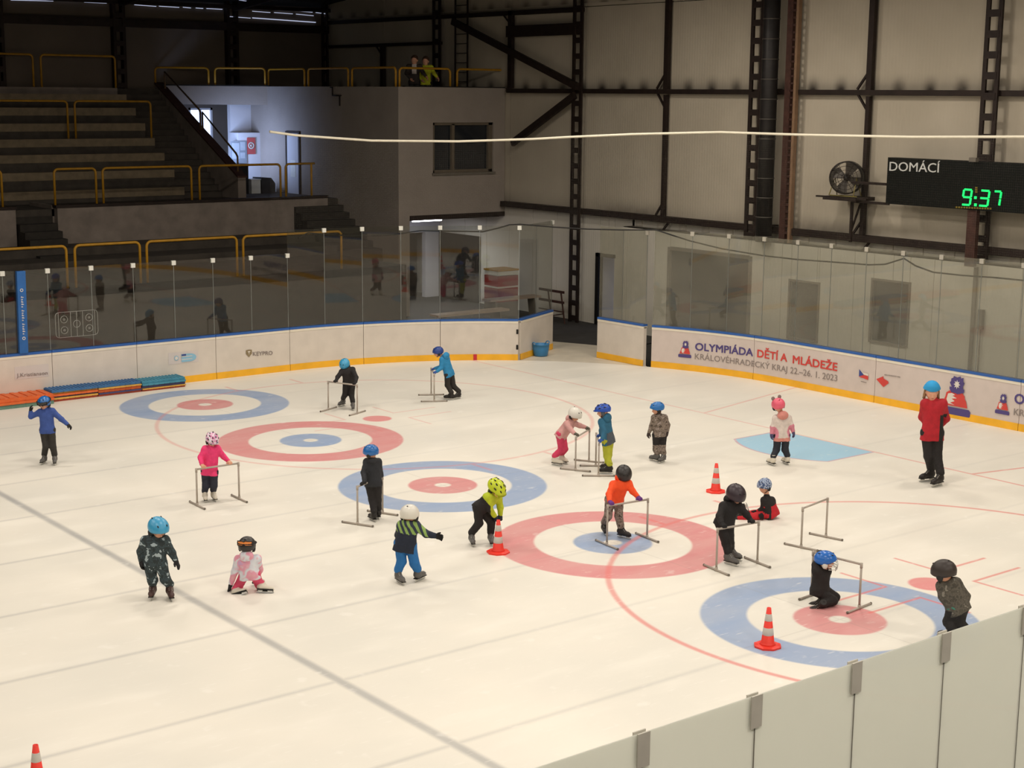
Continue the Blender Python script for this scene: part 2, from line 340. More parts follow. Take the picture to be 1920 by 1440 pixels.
# ---------------------------------------------------------------- rink boards
side = thing('rink_boards', 'long white rink boards below the dark stand, low glass on top', 'rink boards', (0, 0, 0))
for i in range(12): board_panel(path, -24+2.0*i, -22+2.0*i, side)
corner = thing('rink_boards', 'white curved rink boards with tall glass ending at the open gate', 'rink boards')
for i in range(3): board_panel(path, 2.0*i, 2.0*i+2.0, corner)
for i in range(14): pane(path, -14+i, -13+i, 2.86, M['glass_far'], side, clamp=(i > 2))
for i in range(6): pane(path, float(i), i+1.0, 3.43, M['glass_far'], corner)
pn = MB().box((-.02, -.005, 0), (.07, .005, .155))
pp, tt, nn = path(4.87); o = pn.build('goal_line_mark', M['red'], corner); o.matrix_world = Matrix(((tt.x, nn.x, 0, pp.x+nn.x*.018), (tt.y, nn.y, 0, pp.y+nn.y*.018), (0, 0, 1, 0), (0, 0, 0, 1)))
endb = thing('rink_boards', 'white end boards with event banner lettering and yellow kick strip', 'rink boards')
s = 9.45; k = 0
cuts = [9.45, 12.3, 15.9, 19.6, 22.75, 26, 29, 32, SEND]
for a, b in zip(cuts, cuts[1:]): board_panel(path, a, b, endb, 'banner')
s = 9.45
while s < SEND-.5: pane(path, s, s+1.0, 3.43, M['glass_end'], endb); s += 1.0
near = thing('rink_boards', 'near rink boards topped with greenish glass panels and grey clamps', 'rink boards')
s = SEND
while s < SEND+26: board_panel(path, s, s+2, near); s += 2
x = -4.81
while x > -31:
    s0 = SEND+(XE-RC-x); pane(path, s0, s0+.98, 2.93, M['glass_near'], near, big=True); x -= .98
# gates
g1 = thing('rink_gate', 'open gate leaf with blue cap behind the blue tub', 'gate')
pf = straight((1.06, 11.05), (2.86, 11.92)); board_panel(pf, 0, 2.0, g1); pane(pf, 0, 1.0, 3.43, M['glass_far'], g1, clamp=False); pane(pf, 1, 2.0, 3.43, M['glass_far'], g1)
mb = MB()
p0, t0, n0 = path(6.0); mb.bar(p0-n0*.05, p0-n0*.05+Vector((0, 0, 1.05)), .11, .11); q = mb.build('gate_post', M['galv'], g1)
mb = MB()
for z in (.3, .7): mb.box((p0.x-.03-.09, p0.y-.10, z), (p0.x+.01-.09, p0.y-.06, z+.12))
mb.build('latch_slot', M['black'], g1)
g2 = thing('rink_gate', 'open gate leaf with yellow kick strip beside the event banner boards', 'gate')
pf = straight((2.92, 10.2), (2.98, 8.5)); board_panel(pf, 0, 1.7, g2); pane(pf, 0, .85, 3.40, M['glass_end'], g2, clamp=False); pane(pf, .85, 1.7, 3.40, M['glass_end'], g2, clamp=True)
p0, t0, n0 = path(9.40); mb = MB().bar(p0-n0*.04, p0-n0*.04+Vector((0, 0, 1.06)), .07, .1); mb.build('gate_post', mat('post_dark', '4b4744', .5, .4), g2)
# dark metal rod over the gate with the cable
# ---------------------------------------------------------------- lettering and marks on the boards
def on_path(u, v, lo, hi):
    d = ray(u, v)
    def cr(s): p = path(s)[0]; return (p.x-CAM[0])*d[1]-(p.y-CAM[1])*d[0]
    a, b = lo, hi; fa = cr(a)
    for _ in range(50):
        m_ = (a+b)/2
        if (cr(m_) > 0) == (fa > 0): a = m_
        else: b = m_
    p = path(a)[0]; t = math.hypot(p.x-CAM[0], p.y-CAM[1])/math.hypot(d[0], d[1]); return a, CAM[2]+d[2]*t
def board_text(txt, a, b, cap_px, m, parent, lo, hi, name='lettering', bold=.0, off=.010):
    s0, z0 = on_path(*a, lo, hi); s1, z1 = on_path(*b, lo, hi); _, zt = on_path(a[0], a[1]-cap_px, lo, hi)
    me = text_mesh(txt, 1.0, .004, bold); v = np.empty(len(me.vertices)*3); me.vertices.foreach_get('co', v); v = v.reshape(-1, 3)
    x0, x1 = v[:, 0].min(), v[:, 0].max(); hs = (zt-z0)/.72
    for i, q in enumerate(me.vertices):
        f = (v[i, 0]-x0)/(x1-x0); p, t, nn = path(s0+(s1-s0)*f); z = z0+(z1-z0)*f+v[i, 1]*hs
        q.co = p+nn*(off+v[i, 2])+Vector((0, 0, z))
    me.update(); me.name = name; return link(name, me, m, parent)
def board_decal(shapes, u0, v0, u1, v1, parent, lo, hi, name='logo', label=None, off=.012):
    """shapes: list of (material key, polygon in unit square x right, y up)"""
    s0, z0 = on_path(u0, v1, lo, hi); s1, z1 = on_path(u1, v1+ (0), lo, hi); _, zt = on_path(u0, v0, lo, hi); z1 = z0; mb = MB(); keys = []
    for i, (k_, pg) in enumerate(shapes):
        if k_ not in keys: keys.append(k_)
        P = []
        for x, y in pg:
            p, t, nn = path(s0+(s1-s0)*x); P.append(p+nn*(off+.003*i)+Vector((0, 0, z0+(zt-z0)*y)))
        _, _, nn = path(s0); mb.poly(P, nn*.0015, mi=keys.index(k_))
    o = mb.build(name, [M[k_] for k_ in keys], parent)
    if label: o['label'] = label
    return o
def star(cx, cy, r0, r1, n, ph=0, sx=1.): return [(cx+sx*(r0 if i % 2 == 0 else r1)*math.cos(ph+math.pi*i/n), cy+(r0 if i % 2 == 0 else r1)*math.sin(ph+math.pi*i/n)) for i in range(2*n)]
bell = [('sign_p', [(0, .03), (.03, 0), (.97, 0), (1, .03), (1, .14), (.95, .19), (.05, .19), (0, .14)]),
        ('sign_r', [(.1, .23), (.9, .23), (.85, .4), (.8, .46), (.8, .52), (.68, .63), (.35, .63), (.22, .55), (.2, .45)]),
        ('sign_w', [(.28, .53), (.4, .56), (.5, .52), (.42, .49), (.56, .44), (.40, .41), (.5, .36), (.36, .3), (.5, .26), (.3, .27), (.24, .38)]),
        ('sign_p', star(.55, .79, .25, .19, 7, .3, .95)), ('sign_p', [(.32, .66), (.38, .58), (.62, .56), (.78, .62), (.78, .70), (.32, .72)]), ('sign_p', [(.36, .93), (.48, .99), (.60, .94), (.74, 1.0), (.74, .85), (.36, .85)]), ('sign_w', star(.55, .80, .12, .06, 8, 0, .9))]
A_, B_ = 9.45, 22.7
board_decal(bell, 1272, 638, 1296.5, 669, endb, A_, B_, label='purple and red event logo at the start of the lettering')
board_text('OLYMPIÁDA', (1303.5, 656.5), (1412, 668), 14, M['sign_p'], endb, A_, B_, bold=.035)
board_text('DĚTÍ A', (1420, 669.5), (1476, 678.5), 14.5, M['sign_r'], endb, A_, B_, bold=.035)
board_text('MLÁDEŽE', (1486.5, 681), (1570, 696), 15, M['sign_r'], endb, A_, B_, bold=.035)
board_text('KRÁLOVÉHRADECKÝ KRAJ', (1303, 673), (1476, 698), 11, M['sign_g'], endb, A_, B_, bold=.0)
board_text('22.–26. 1. 2023', (1482, 699.5), (1570, 715), 12, M['sign_g'], endb, A_, B_, bold=.0)
board_decal([('sign_n', [(0, 1), (0, 0.2), (.5, .45)]), ('sign_r', [(.5, .45), (.0, .18), (1, .0), (1, .42)]), ('sign_w', [(.1, .95), (.55, .5), (1, .42), (1, .66), (.5, .7)])], 1611, 692, 1628.5, 709, endb, A_, B_, label='small flag logo in blue, white and red')
board_decal([('sign_g', [(.1, .4), (.9, .3), (.85, .15), (.15, .2)])], 1613, 709, 1627, 717, endb, A_, B_, name='fine_print')
board_decal([('sign_r', [(0, .62), (.55, 1), (.58, .8), (.95, .62), (1, .45), (.6, 0)])], 1643, 703, 1666.5, 723, endb, A_, B_, label='red arrow-like diamond logo')
board_text('KRÁLOVÉHRADECKÝ KRAJ', (1659, 703.5), (1688, 708), 2.2, M['sign_g'], endb, A_, B_, name='fine_print')
board_decal(bell, 1760, 700, 1820, 772, endb, A_, B_, label='large purple and red event logo behind the adult')
board_decal(bell, 1866, 736, 1893, 774, endb, A_, B_, label='small purple and red event logo')
board_text('OLYMPIÁDA', (1902, 756), (2040, 778), 19, M['sign_p'], endb, 15, 26, bold=.035)
board_text('KRÁLOVÉHRADECKÝ KRAJ', (1901, 778), (2110, 810), 13, M['sign_g'], endb, 15, 26)
F0, F1 = -12., 5.9
board_decal([('stick', [(0, 0), (1, 0), (1, 1), (0, 1)])], 28, 688, 92, 712, side, F0, F1, name='sticker', off=.003)
board_text('J.Kristianson', (31, 707), (89, 702), 7, M['sign_g'], side, F0, F1, off=.012)
board_decal([('stick', [(0, 0), (1, 0), (1, 1), (0, 1)])], 316, 662, 372, 684, side, F0, F1, name='sticker', off=.003)
arc_ = [(.55+.45*math.cos(a), .5+.5*math.sin(a)) for a in np.linspace(-math.pi/2, math.pi/2, 9)]
board_decal([('sign_b', [(0, 0)]+arc_+[(0, 1)]), ('sign_w', [(0, .28), (.72, .28), (.72, .36), (0, .36)]), ('sign_w', [(0, .64), (.72, .64), (.72, .72), (0, .72)]), ('sign_n', [(0.02, .78), (.3, .78), (.3, .98), (.02, .98)])], 340, 664, 368, 679, side, F0, F1, label='light blue rounded logo with pale stripes')
board_decal([('sign_b', star(.5, .5, .5, .42, 8)), ('sign_w', star(.5, .5, .34, .3, 8))], 326, 667, 335, 677, side, F0, F1)
board_decal([('gold', [(0, .95), (.5, 1), (1, .95), (1, .45), (.5, 0), (0, .45)]), ('sign_w', [(.3, .8), (.72, .8), (.72, .68), (.57, .66), (.5, .2), (.43, .66), (.3, .68)])], 461, 656, 472, 670, side, F0, F1, label='small shield logo before the KEYPRO lettering')
board_text('KEYPRO', (474, 667), (511, 665), 7.5, M['sign_g'], side, F0, F1, bold=.01)
# rink plan sticker on the glass
mb = MB(); W_, H_ = .98, .56
def ln(a, b): mb.bar((a[0], 0, a[1]), (b[0], 0, b[1]), .004, .014, up=(0, 1, 0))
def circ_(cx, cz, r, n=14):
    for i in range(n): ln((cx+r*math.cos(6.2832*i/n), cz+r*math.sin(6.2832*i/n)), (cx+r*math.cos(6.2832*(i+1)/n), cz+r*math.sin(6.2832*(i+1)/n)))
cr_ = [(x0+.08*math.cos(a), z0+.08*math.sin(a)) for x0, z0, a0 in ((.9, .48, 0), (.08, .48, 90), (.08, .08, 180), (.9, .08, 270)) for a in (R(a0), R(a0+30), R(a0+60), R(a0+90))]
for a, b in zip(cr_, cr_[1:]+cr_[:1]): ln(a, b)
for x in (.07, .35, .49, .63, .91): ln((x, .01), (x, .55))
for x in (.20, .78):
    for z in (.16, .40): circ_(x, z, .08); circ_(x, z, .02, 6)
circ_(.49, .28, .08)
o = mb.build('rink_plan_sticker', M['decalw'], side); o.location = (-10.42, YF+.04, 1.36); o.location.z = height_at(-10.42, YF+.04, 634); o['label'] = 'white outline rink plan on the glass'
# blue end post of the bench glass
mb = MB().hexa([(-.02, 0, 0), (.17, 0, 0), (.17, .09, 0), (-.02, .09, 0), (.0, 0, 1.79), (.19, 0, 1.79), (.19, .09, 1.79), (.0, .09, 1.79)])
bp_ = thing('glass_end_post', 'tall blue post with white lettering standing on the boards', 'post', (-11.26, YF-.04, 1.062)); mb.build('post_body', mat('post_blue', '2a62a5', .4), bp_)
mb = MB(); zz = .42
for k_ in range(17):      # worn, unreadable column of small pale characters between two ring emblems
    if k_ in (5, 11): zz += .035; continue
    hh_ = .028+.012*((k_*7) % 3)/2; mb.box((.065, -.004, zz), (.10+.01*((k_*5) % 3), -.001, zz+hh_*.35)); mb.box((.065, -.004, zz+hh_*.5), (.09+.012*((k_*3) % 2), -.001, zz+hh_*.8)); zz += .052
mb.build('worn_lettering', M['sign_w'], bp_)
for z in (.33, 1.38): MB().lathe([(.022, -.002), (.036, -.002), (.036, .002), (.022, .002), (.022, -.002)], 14, (.085, -.003, z), ax=Matrix.Rotation(R(90), 3, 'X')).build('ring_emblem', M['sign_w'], bp_)
# cable along the glass top
def px_path(pts, yy=None, s=None): pass
cab = [(562, 447, 0), (580, 437, 0), (625, 441, 0), (680, 443, 0), (735, 441, 0), (790, 433, 0), (850, 434, 0), (905, 435, 0), (935, 428, 0), (955, 422, 0), (975, 421, 0)]
P_ = []
for u, v, _ in cab:
    s_, z_ = on_path(u, v, -3, 6.2); p, t, nn = path(s_); P_.append(p-nn*.075+Vector((0, 0, z_)))
e0 = P_[-1]; e1 = path(9.5)[0]+Vector((0, 0, 3.44))
for f in (.25, .5, .75): P_.append(e0.lerp(e1, f)-Vector((0, 0, .05*math.sin(math.pi*f))))
P_.append(e1)
for u, v in ((1290, 452), (1350, 467), (1428, 480), (1490, 487), (1560, 492), (1625, 497), (1655, 496), (1690, 485), (1712, 499), (1745, 511), (1800, 517), (1860, 521), (1920, 527)):
    s_, z_ = on_path(u, v, 9.5, 24); p, t, nn = path(s_); P_.append(p-nn*.09+Vector((0, 0, z_)))
tag(MB().tube(P_, .018, 6).build('cable', mat('cable_black', '1d1b1a', .6)), 'long black cable sagging along the glass tops and across the open gate', 'cable')
# ---------------------------------------------------------------- hall shell
def wall_mat(name, c1, c2, girts, cell=.0, grime='39322b'):
    """painted sheet wall: fine joints, soot settled above the rails"""
    m = bpy.data.materials.new(name); m.use_nodes = True; n = NT(m); nt = m.node_tree; b = nt.nodes['Principled BSDF']; b.inputs['Roughness'].default_value = .85
    tc = nt.nodes.new('ShaderNodeNewGeometry'); P = tc.outputs['Position']; sep = nt.nodes.new('ShaderNodeSeparateXYZ'); nt.links.new(P, sep.inputs[0])
    base = n.mix(n.step(n.noise(P, .5, 4.), .5, .25), lin(c1), lin(c2))
    for z, hgt, per, am in girts:
        dz = n.m('SUBTRACT', sep.outputs[2], z); up = n.mul(n.m('GREATER_THAN', dz, 0.), n.m('SUBTRACT', 1., n.step(dz, hgt*.5, hgt*.6)))
        per_ = n.m('ABSOLUTE', n.m('SUBTRACT', n.m('MODULO', n.m('ADD', sep.outputs[1], 200.), per), per/2)); sp = n.m('SUBTRACT', 1., n.step(per_, per*.17, per*.16))
        dd = n.mul(up, n.m('ADD', am*.35, n.mul(sp, am)), n.m('ADD', .6, n.mul(n.noise(P, 3., 3.), .8)))
        base = n.mix(dd, base, lin(grime))
    nt.links.new(base, b.inputs['Base Color'])
    wv = nt.nodes.new('ShaderNodeTexWave'); wv.bands_direction = 'Y'; wv.inputs['Scale'].default_value = 3.2; nt.links.new(P, wv.inputs[0])
    bp = nt.nodes.new('ShaderNodeBump'); bp.inputs['Strength'].default_value = .10; bp.inputs['Distance'].default_value = .02; nt.links.new(wv.outputs['Fac'], bp.inputs['Height']); nt.links.new(bp.outputs[0], b.inputs['Normal'])
    return m
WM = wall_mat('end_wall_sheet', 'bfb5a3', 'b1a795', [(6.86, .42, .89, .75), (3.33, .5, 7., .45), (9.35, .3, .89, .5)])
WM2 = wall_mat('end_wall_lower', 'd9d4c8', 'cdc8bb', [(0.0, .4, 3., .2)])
XW = 7.12
wall = tag(link('wall_end', None), kind='structure')
GIRT_Z, LOW_Z = 6.82, 3.28
ys = [1.5+3.55*i for i in range(-7, 9)]+[30.0]
for a, b in zip(ys, ys[1:]):
    for z0, z1 in ((LOW_Z, GIRT_Z), (GIRT_Z, 9.25), (9.25, 13.5)):
        MB().box((XW, a+.015, z0+.01), (XW+.12, b-.015, z1-.01)).build('wall_panel', WM, wall)
# lower wall with a gate, two windows and a door opening
XL = 6.78
def yl(u, v=540): return onx(u, v, XL)[1]
holes = [(yl(1405), yl(1255), 0, 2.5), (yl(1535), yl(1482), .6, 2.05), (yl(1705), yl(1637), .85, 2.33), (14.25, 14.9, 0, 2.0)]
edges = sorted({-23.35, 30.0, 13.4, *[h[0] for h in holes], *[h[1] for h in holes], *[1.5+1.183*i for i in range(-21, 24)]})
for a, b in zip(edges, edges[1:]):
    if b-a < .02: continue
    h = next((h for h in holes if h[0]-.001 <= a and b <= h[1]+.001), None); lw_ = b <= 13.41; tp_ = 3.0 if lw_ else LOW_Z; xw = XL if lw_ else XW; rng = [(-.04, tp_)] if h is None else [(-.04, h[2]), (h[3], tp_)]
    for z0, z1 in rng:
        if z1-z0 > .05: MB().box((xw, a+.006, z0), (xw+.12, b-.006, z1)).build('wall_panel', WM2, wall)
MB().box((XL, 13.4, -.04), (XW, 13.5, 3.0)).build('wall_return', WM2, wall); MB().box((XL, -23.3, 2.98), (XW, 13.5, 3.0)).build('wall_ledge', M['dgrey'], wall)
MB().box((XW, -23.3, 3.0), (XW+.12, 13.5, LOW_Z)).build('wall_strip', WM2, wall)
MB().box((XW+.12, -24, -.04), (XW+.14, 13.5, 13.5)).build('wall_backing', M['black'], wall)
MB().box((XW+.12, 15, -.04), (XW+.14, 30.5, 13.5)).build('wall_backing', M['black'], wall)
MB().box((XW+.12, 13.5, 2.0), (XW+.14, 15, 13.5)).build('wall_backing', M['black'], wall)
def boxst(name, lo, hi, m, **k): return tag(MB().box(lo, hi).build(name, m), kind='structure', **k)
# gate, windows, bright open door
d1 = tag(link('door_1', None), kind='structure'); y0, y1 = holes[0][:2]; MB().box((XL+.05, y0, 0), (XL+.1, y1, 2.5)).build('door_leaf', M['black'], d1)
mb = MB().box((XL-.04, y0-.07, 0), (XL+.03, y0+.03, 2.56)).box((XL-.04, y1-.03, 0), (XL+.03, y1+.07, 2.56)).box((XL-.04, y0+.03, 2.48), (XL+.03, y1-.03, 2.58)); mb.build('door_frame', M['dgrey'], d1)
for i, (y0, y1, z0, z1) in enumerate(holes[1:3]):
    wn = tag(link('window_%d' % (i+1), None), kind='structure'); MB().box((XL+.05, y0, z0), (XL+.07, y1, z1)).build('window_pane', M['glassdark'], wn)
    mb = MB()
    for a, b in (((y0-.05, z0-.05), (y1+.05, z0)), ((y0-.05, z1), (y1+.05, z1+.05)), ((y0-.05, z0), (y0, z1)), ((y1, z0), (y1+.05, z1))): mb.box((XL-.03, a[0], a[1]), (XL+.04, b[0], b[1]))
    mb.build('window_frame', M['dgrey'], wn)
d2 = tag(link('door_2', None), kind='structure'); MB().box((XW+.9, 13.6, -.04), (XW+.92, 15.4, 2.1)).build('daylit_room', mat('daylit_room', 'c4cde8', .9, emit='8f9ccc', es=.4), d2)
mb = MB().box((XW-.08, 14.86, -.04), (XW+.1, 15.0, 2.1)).box((XW-.08, 14.2, 2.0), (XW+.1, 15.0, 2.1)); mb.build('door_frame', M['black'], d2)
mb = MB().box((XW+.12, 14.15, -.04), (XW+.9, 14.2, 2.1)).box((XW+.12, 15.0, -.04), (XW+.9, 15.05, 2.1)); mb.build('door_reveal', M['renderw'], d2)
# far wall, other walls, roof
fw = tag(link('wall_far', None), kind='structure')
xs = [7.12, 3.1, -1.1, -5.2, -9.3, -13.4, -17.5, -21.6, -40, -60]
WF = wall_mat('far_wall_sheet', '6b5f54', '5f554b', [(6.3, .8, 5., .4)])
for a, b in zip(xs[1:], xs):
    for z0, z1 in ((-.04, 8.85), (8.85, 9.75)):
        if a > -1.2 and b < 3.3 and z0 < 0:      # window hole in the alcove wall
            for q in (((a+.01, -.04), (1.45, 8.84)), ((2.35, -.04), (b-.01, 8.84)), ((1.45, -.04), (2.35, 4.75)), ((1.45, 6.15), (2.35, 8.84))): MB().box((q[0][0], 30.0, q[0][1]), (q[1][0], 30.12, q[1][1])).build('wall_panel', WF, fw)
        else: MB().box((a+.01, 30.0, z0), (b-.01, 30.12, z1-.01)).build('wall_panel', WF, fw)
boxst('wall_near', (-60, -27.2, -.4), (7.3, -27, 12.5), M['farwall']); boxst('wall_back', (-60.2, -27, -.4), (-60, 30, 12.5), M['farwall'])
tag(MB().hexa([(-60, 31, 9.75), (7.3, 31, 9.75), (7.3, 1.5, 12.6), (-60, 1.5, 12.6), (-60, 31, 9.9), (7.3, 31, 9.9), (7.3, 1.5, 12.8), (-60, 1.5, 12.8)]).hexa([(-60, 1.5, 12.6), (7.3, 1.5, 12.6), (7.3, -27.2, 9.8), (-60, -27.2, 9.8), (-60, 1.5, 12.8), (7.3, 1.5, 12.8), (7.3, -27.2, 10.0), (-60, -27.2, 10.0)]).build('ceiling', M['roof']), kind='structure')
# daylight window in the alcove + clerestory slits under the roof
sky_e = mat('sky_glow', 'dfe8ff', .6, emit='cfe0ff', es=2.2)
wn = tag(link('window_3', None), kind='structure'); MB().box((1.45, 30.06, 4.75), (2.35, 30.08, 6.15)).build('window_pane', sky_e, wn)
mb = MB()
for a, b in (((1.45, 4.75), (2.35, 4.82)), ((1.45, 6.08), (2.35, 6.15)), ((1.45, 4.75), (1.52, 6.15)), ((2.28, 4.75), (2.35, 6.15)), ((1.87, 4.8), (1.93, 6.1))): mb.box((a[0], 29.97, a[1]), (b[0], 30.07, b[1]))
mb.build('window_frame', M['renderw'], wn)
slit = mat('slit_glow', 'dfe8ff', .6, emit='c9d2f0', es=.75)
cs = tag(link('window_4', None), kind='structure')
for (u0, v0, u1, v1) in ((20, 0, 100, 2), (108, 1, 152, 3), (158, 4, 200, 6), (252, 9, 293, 12), (298, 11.5, 336, 14), (343, 13.5, 358, 15), (367, 15, 381, 16), (387, 16, 417, 17.5), (393, 10, 417, 12), (473, 21, 507, 23.5), (514, 23.5, 549, 26), (516, 17.5, 548, 20), (553, 20, 586, 23), (555, 26.5, 588, 29.5), (592, 23.5, 612, 26), (430, 31, 470, 34), (473, 33.5, 592, 42), (587, 4, 596, 6), (601, 5, 609, 7), (615, 6, 622, 9), (448, 0, 462, 2), (467, 1, 485, 3)):
    a, b = ony(u0, v0, 29.93), ony(u1, v1, 29.93); h = .022 if v0 > 31 else .014
    MB().bar(a, b, .01, h*1.4).build('louvre_slit', slit, cs)
# ---------------------------------------------------------------- steel frame
def lattice(name, label, x, y, z0, z1, along='y', wdt=.33, step=.455, steel='steel', off=0.):
    t = thing(name, label, 'steel column', (x, y, z0)); h = z1-z0
    for s_ in (-1, 1):
        if along == 'y': MB().box((-.16, s_*wdt/2-.05, 0), (-.10, s_*wdt/2+.05, h)).build('column_channel', M[steel], t)
        else: MB().box((s_*wdt/2-.05, -.12, 0), (s_*wdt/2+.05, .12, h)).build('column_channel', M[steel], t)
    z = off+.05; me = None
    while z < h-.1:
        if me is None:
            me = (MB().box((-.17, -wdt/2, 0), (-.155, wdt/2, .16)) if along == 'y' else MB().box((-wdt/2, -.125, 0), (wdt/2, -.115, .17))).mesh('batten', M[steel])
        o = link('batten_plate', me, None, t); o.location = (0, 0, z); z += step
    return t
lattice('lattice_column', 'dark steel lattice column beside the open rink gate and the corner block', 6.95, 15.7, -.04, 12.0)
lattice('lattice_column', 'dark steel lattice column beside the banded duct', 6.95, 8.6, 2.98, 12.5)
lattice('lattice_column', 'dark steel lattice column behind the scoreboard', 6.95, 1.5, 2.98, 12.6)
lattice('lattice_column', 'dark steel lattice column above the gallery with the ladder beside it', 6.95, 22.8, 6.9, 11.2)
lattice('lattice_column', 'dark steel lattice column in the far corner of the hall', 6.95, 29.75, 6.9, 10.2, wdt=.3)
for i, x in enumerate((3.1, -1.1, -5.2, -9.3)):
    lattice('lattice_column', ['dark steel column on the far wall above the stair head', 'dark steel column on the far wall at the end of the top guard rail', 'dark steel column on the far wall behind the upper stand', 'dark steel column on the far wall over the highest seat rows'][i], x, 29.85, 6.3, 9.8, along='x')
def beam(name, label, a, b, w_, h_, m='steel', up=(0, 0, 1), cat='steel beam'):
    o = MB().bar(a, b, w_, h_, up=up).build(name, M[m]); return tag(o, label, cat)
beam('wall_girt', 'dark horizontal steel rail across the end wall level with the gallery floor', (6.98, -22, GIRT_Z), (6.98, 19.2, GIRT_Z), .16, .13)
beam('wall_girt', 'low dark horizontal steel rail of the end wall above the rink glass', (6.96, -22, LOW_Z), (6.96, 19.4, LOW_Z+.02), .2, .17)
beam('wall_girt', 'top dark horizontal steel rail over the braced bay', (6.98, 15.7, 9.16), (6.98, 29.8, 9.2), .16, .12)
beam('wall_girt', 'deep dark steel rail between the braced bay post and the gate column', (6.94, 15.8, 8.62), (6.94, 19.2, 8.62), .14, .34)
beam('eaves_beam', 'dark steel eaves beam along the top of the far wall', (-30, 29.85, 8.82), (7, 29.85, 8.95), .2, .26)
beam('eaves_beam', 'upper dark steel beam under the bright roof slits', (-30, 29.7, 9.5), (7, 29.7, 9.62), .14, .12)
beam('eaves_beam', 'dark steel rail over the gallery along the end wall', (6.98, 22.8, 8.35), (6.98, 29.8, 8.35), .14, .1)
beam('diagonal_brace', 'long dark diagonal brace falling from the gallery ladder to the gate column', (6.71, 21.77, 9.0), (6.71, 15.57, 6.95), .12, .2)
beam('diagonal_brace', 'short dark diagonal brace below the gallery level beside the gate column', (6.71, 15.67, 6.7), (6.71, 18.62, 5.22), .12, .2)
for i, y in enumerate((12.1, 5.03, -2.05)):
    lb = ['slim dark steel post between the gate column and the duct column', 'slim dark steel post beside the drum fan', 'slim dark steel post beyond the scoreboard'][i]
    t = thing('wall_post', lb, 'steel post', (6.98, y, LOW_Z)); MB().box((-.05, -.055, 0), (.07, .055, 3.45)).box((-.05, -.08, 3.6), (.07, .08, 8.8)).build('post_shaft', M['steel'], t)
    for z0, z1, dy in ((4.05, 3.62, .34), (3.1, 3.48, .3), (.45, .08, .28), (-.35, -.05, -.28)):
        MB().bar((-.03, 0, z0), (-.03, dy, z1), .05, .05).build('knee_brace', M['steel'], t)
t = thing('wall_post', 'dark steel post dividing the braced bay beside the gallery end', 'steel post', (6.96, 19.05, 6.9)); MB().box((-.06, -.09, 0), (.07, .09, 2.35)).build('post_shaft', M['steel'], t); MB().bar((-.03, 0, 1.95), (-.03, .38, 2.25), .04, .04).build('knee_brace', M['steel'], t)
t = thing('wall_post', 'slim dark post on the end wall above the two gallery people', 'steel post', (6.96, 26.2, 6.4)); MB().box((-.06, -.09, 0), (.07, .09, 2.0)).build('post_shaft', M['steel'], t); MB().bar((-.03, 0, 1.6), (-.03, .4, 1.95), .04, .04).build('knee_brace', M['steel'], t)
t = thing('wall_ladder', 'thin dark ladder beside the column above the gallery', 'ladder', (6.9, 21.55, 6.9))
for s_ in (-.33, .33): MB().box((-.02, s_-.025, 0), (.02, s_+.025, 3.2)).build('ladder_rail', M['steel'], t)
me = MB().box((-.012, -.33, -.012), (.012, .33, .012)).mesh('rung', M['steel'])
for i in range(10): o = link('rung', me, None, t); o.location = (0, 0, .2+.3*i)
# roof trusses and purlins
for i, x in enumerate((3.1, -1.1, -5.2)):
    t = thing('roof_truss', ['dark roof truss nearest the end wall', 'dark roof truss over the stair', 'dark roof truss over the upper stand'][i], 'truss', (x, 0, 0))
    MB().bar((0, 29.6, 9.55), (0, 8, 11.7), .14, .2).build('truss_chord', M['steel'], t)
t = thing('banded_duct', 'thick dark banded vertical duct beside the lattice column', 'duct', (6.60, 7.93, 3.005))
MB().lathe([(0, 0), (.21, 0), (.21, 8.7), (0, 8.7)], 16).build('duct_pipe', mat('duct_dark', '2a2726', .5, .3, var=.25), t)
for z_ in (.32, 3.8, 6.2): MB().box((.19, -.06, z_), (.5 if z_ < 1 else .44, .06, z_+.1)).build('duct_bracket', M['steel'], t)
me = MB().lathe([(.205, 0), (.222, 0), (.222, .03), (.205, .03)], 16).mesh('duct_band', mat('duct_band', '57524c', .5, .4))
for i in range(17): o = link('duct_band', me, None, t); o.location = (0, 0, .12+.5*i)
t = thing('cable_ladder', 'rust brown vertical cable ladder next to the banded duct', 'cable ladder', (6.9, 7.42, 3.005))
MB().box((-.1, -.02, 0), (.05, .17, 9.5)).build('ladder_tray', M['steel2'], t); MB().box((-.1, -.2, 0), (.02, -.12, 9.5)).build('ladder_rail', mat('tan_rail', '8c6f56', .6, .2), t)
me = MB().box((-.1, -.13, 0), (-.02, 0, .05)).mesh('rung', M['steel2'])
for i in range(52): o = link('rung', me, None, t); o.location = (0, 0, .05+.18*i)
t = thing('wall_pipe', 'dark vertical pipe with a small valve box on the lower end wall', 'pipe', (XL-.06, onx(1827, 600, XL)[1], -.04))
MB().tube([(0, 0, 0), (0, 0, 2.95)], .05, 10).build('pipe_run', M['dgrey'], t); MB().box((-.06, -.28, 1.55), (.04, -.16, 2.0)).build('valve_box', M['dgrey'], t); MB().tube([(0, -.22, .3), (0, -.22, 1.55)], .02, 8).build('valve_pipe', M['dgrey'], t)
# pale plates under the low girt, light of wall openings put into their colour
me = MB().box((-.03, -.14, -.11), (.0, .14, .10)).mesh('lit_gap_plate', mat('lit_gap_pale', 'c9c2b4', .7))
vt = thing('lit_gap_row', 'row of small pale plates painted as lit openings under the low girt', 'lit openings', (XW, 0, 3.13))
for i in range(19): o = link('lit_gap_plate', me, None, vt); o.location = (0, 13.2-.89*i, 0)
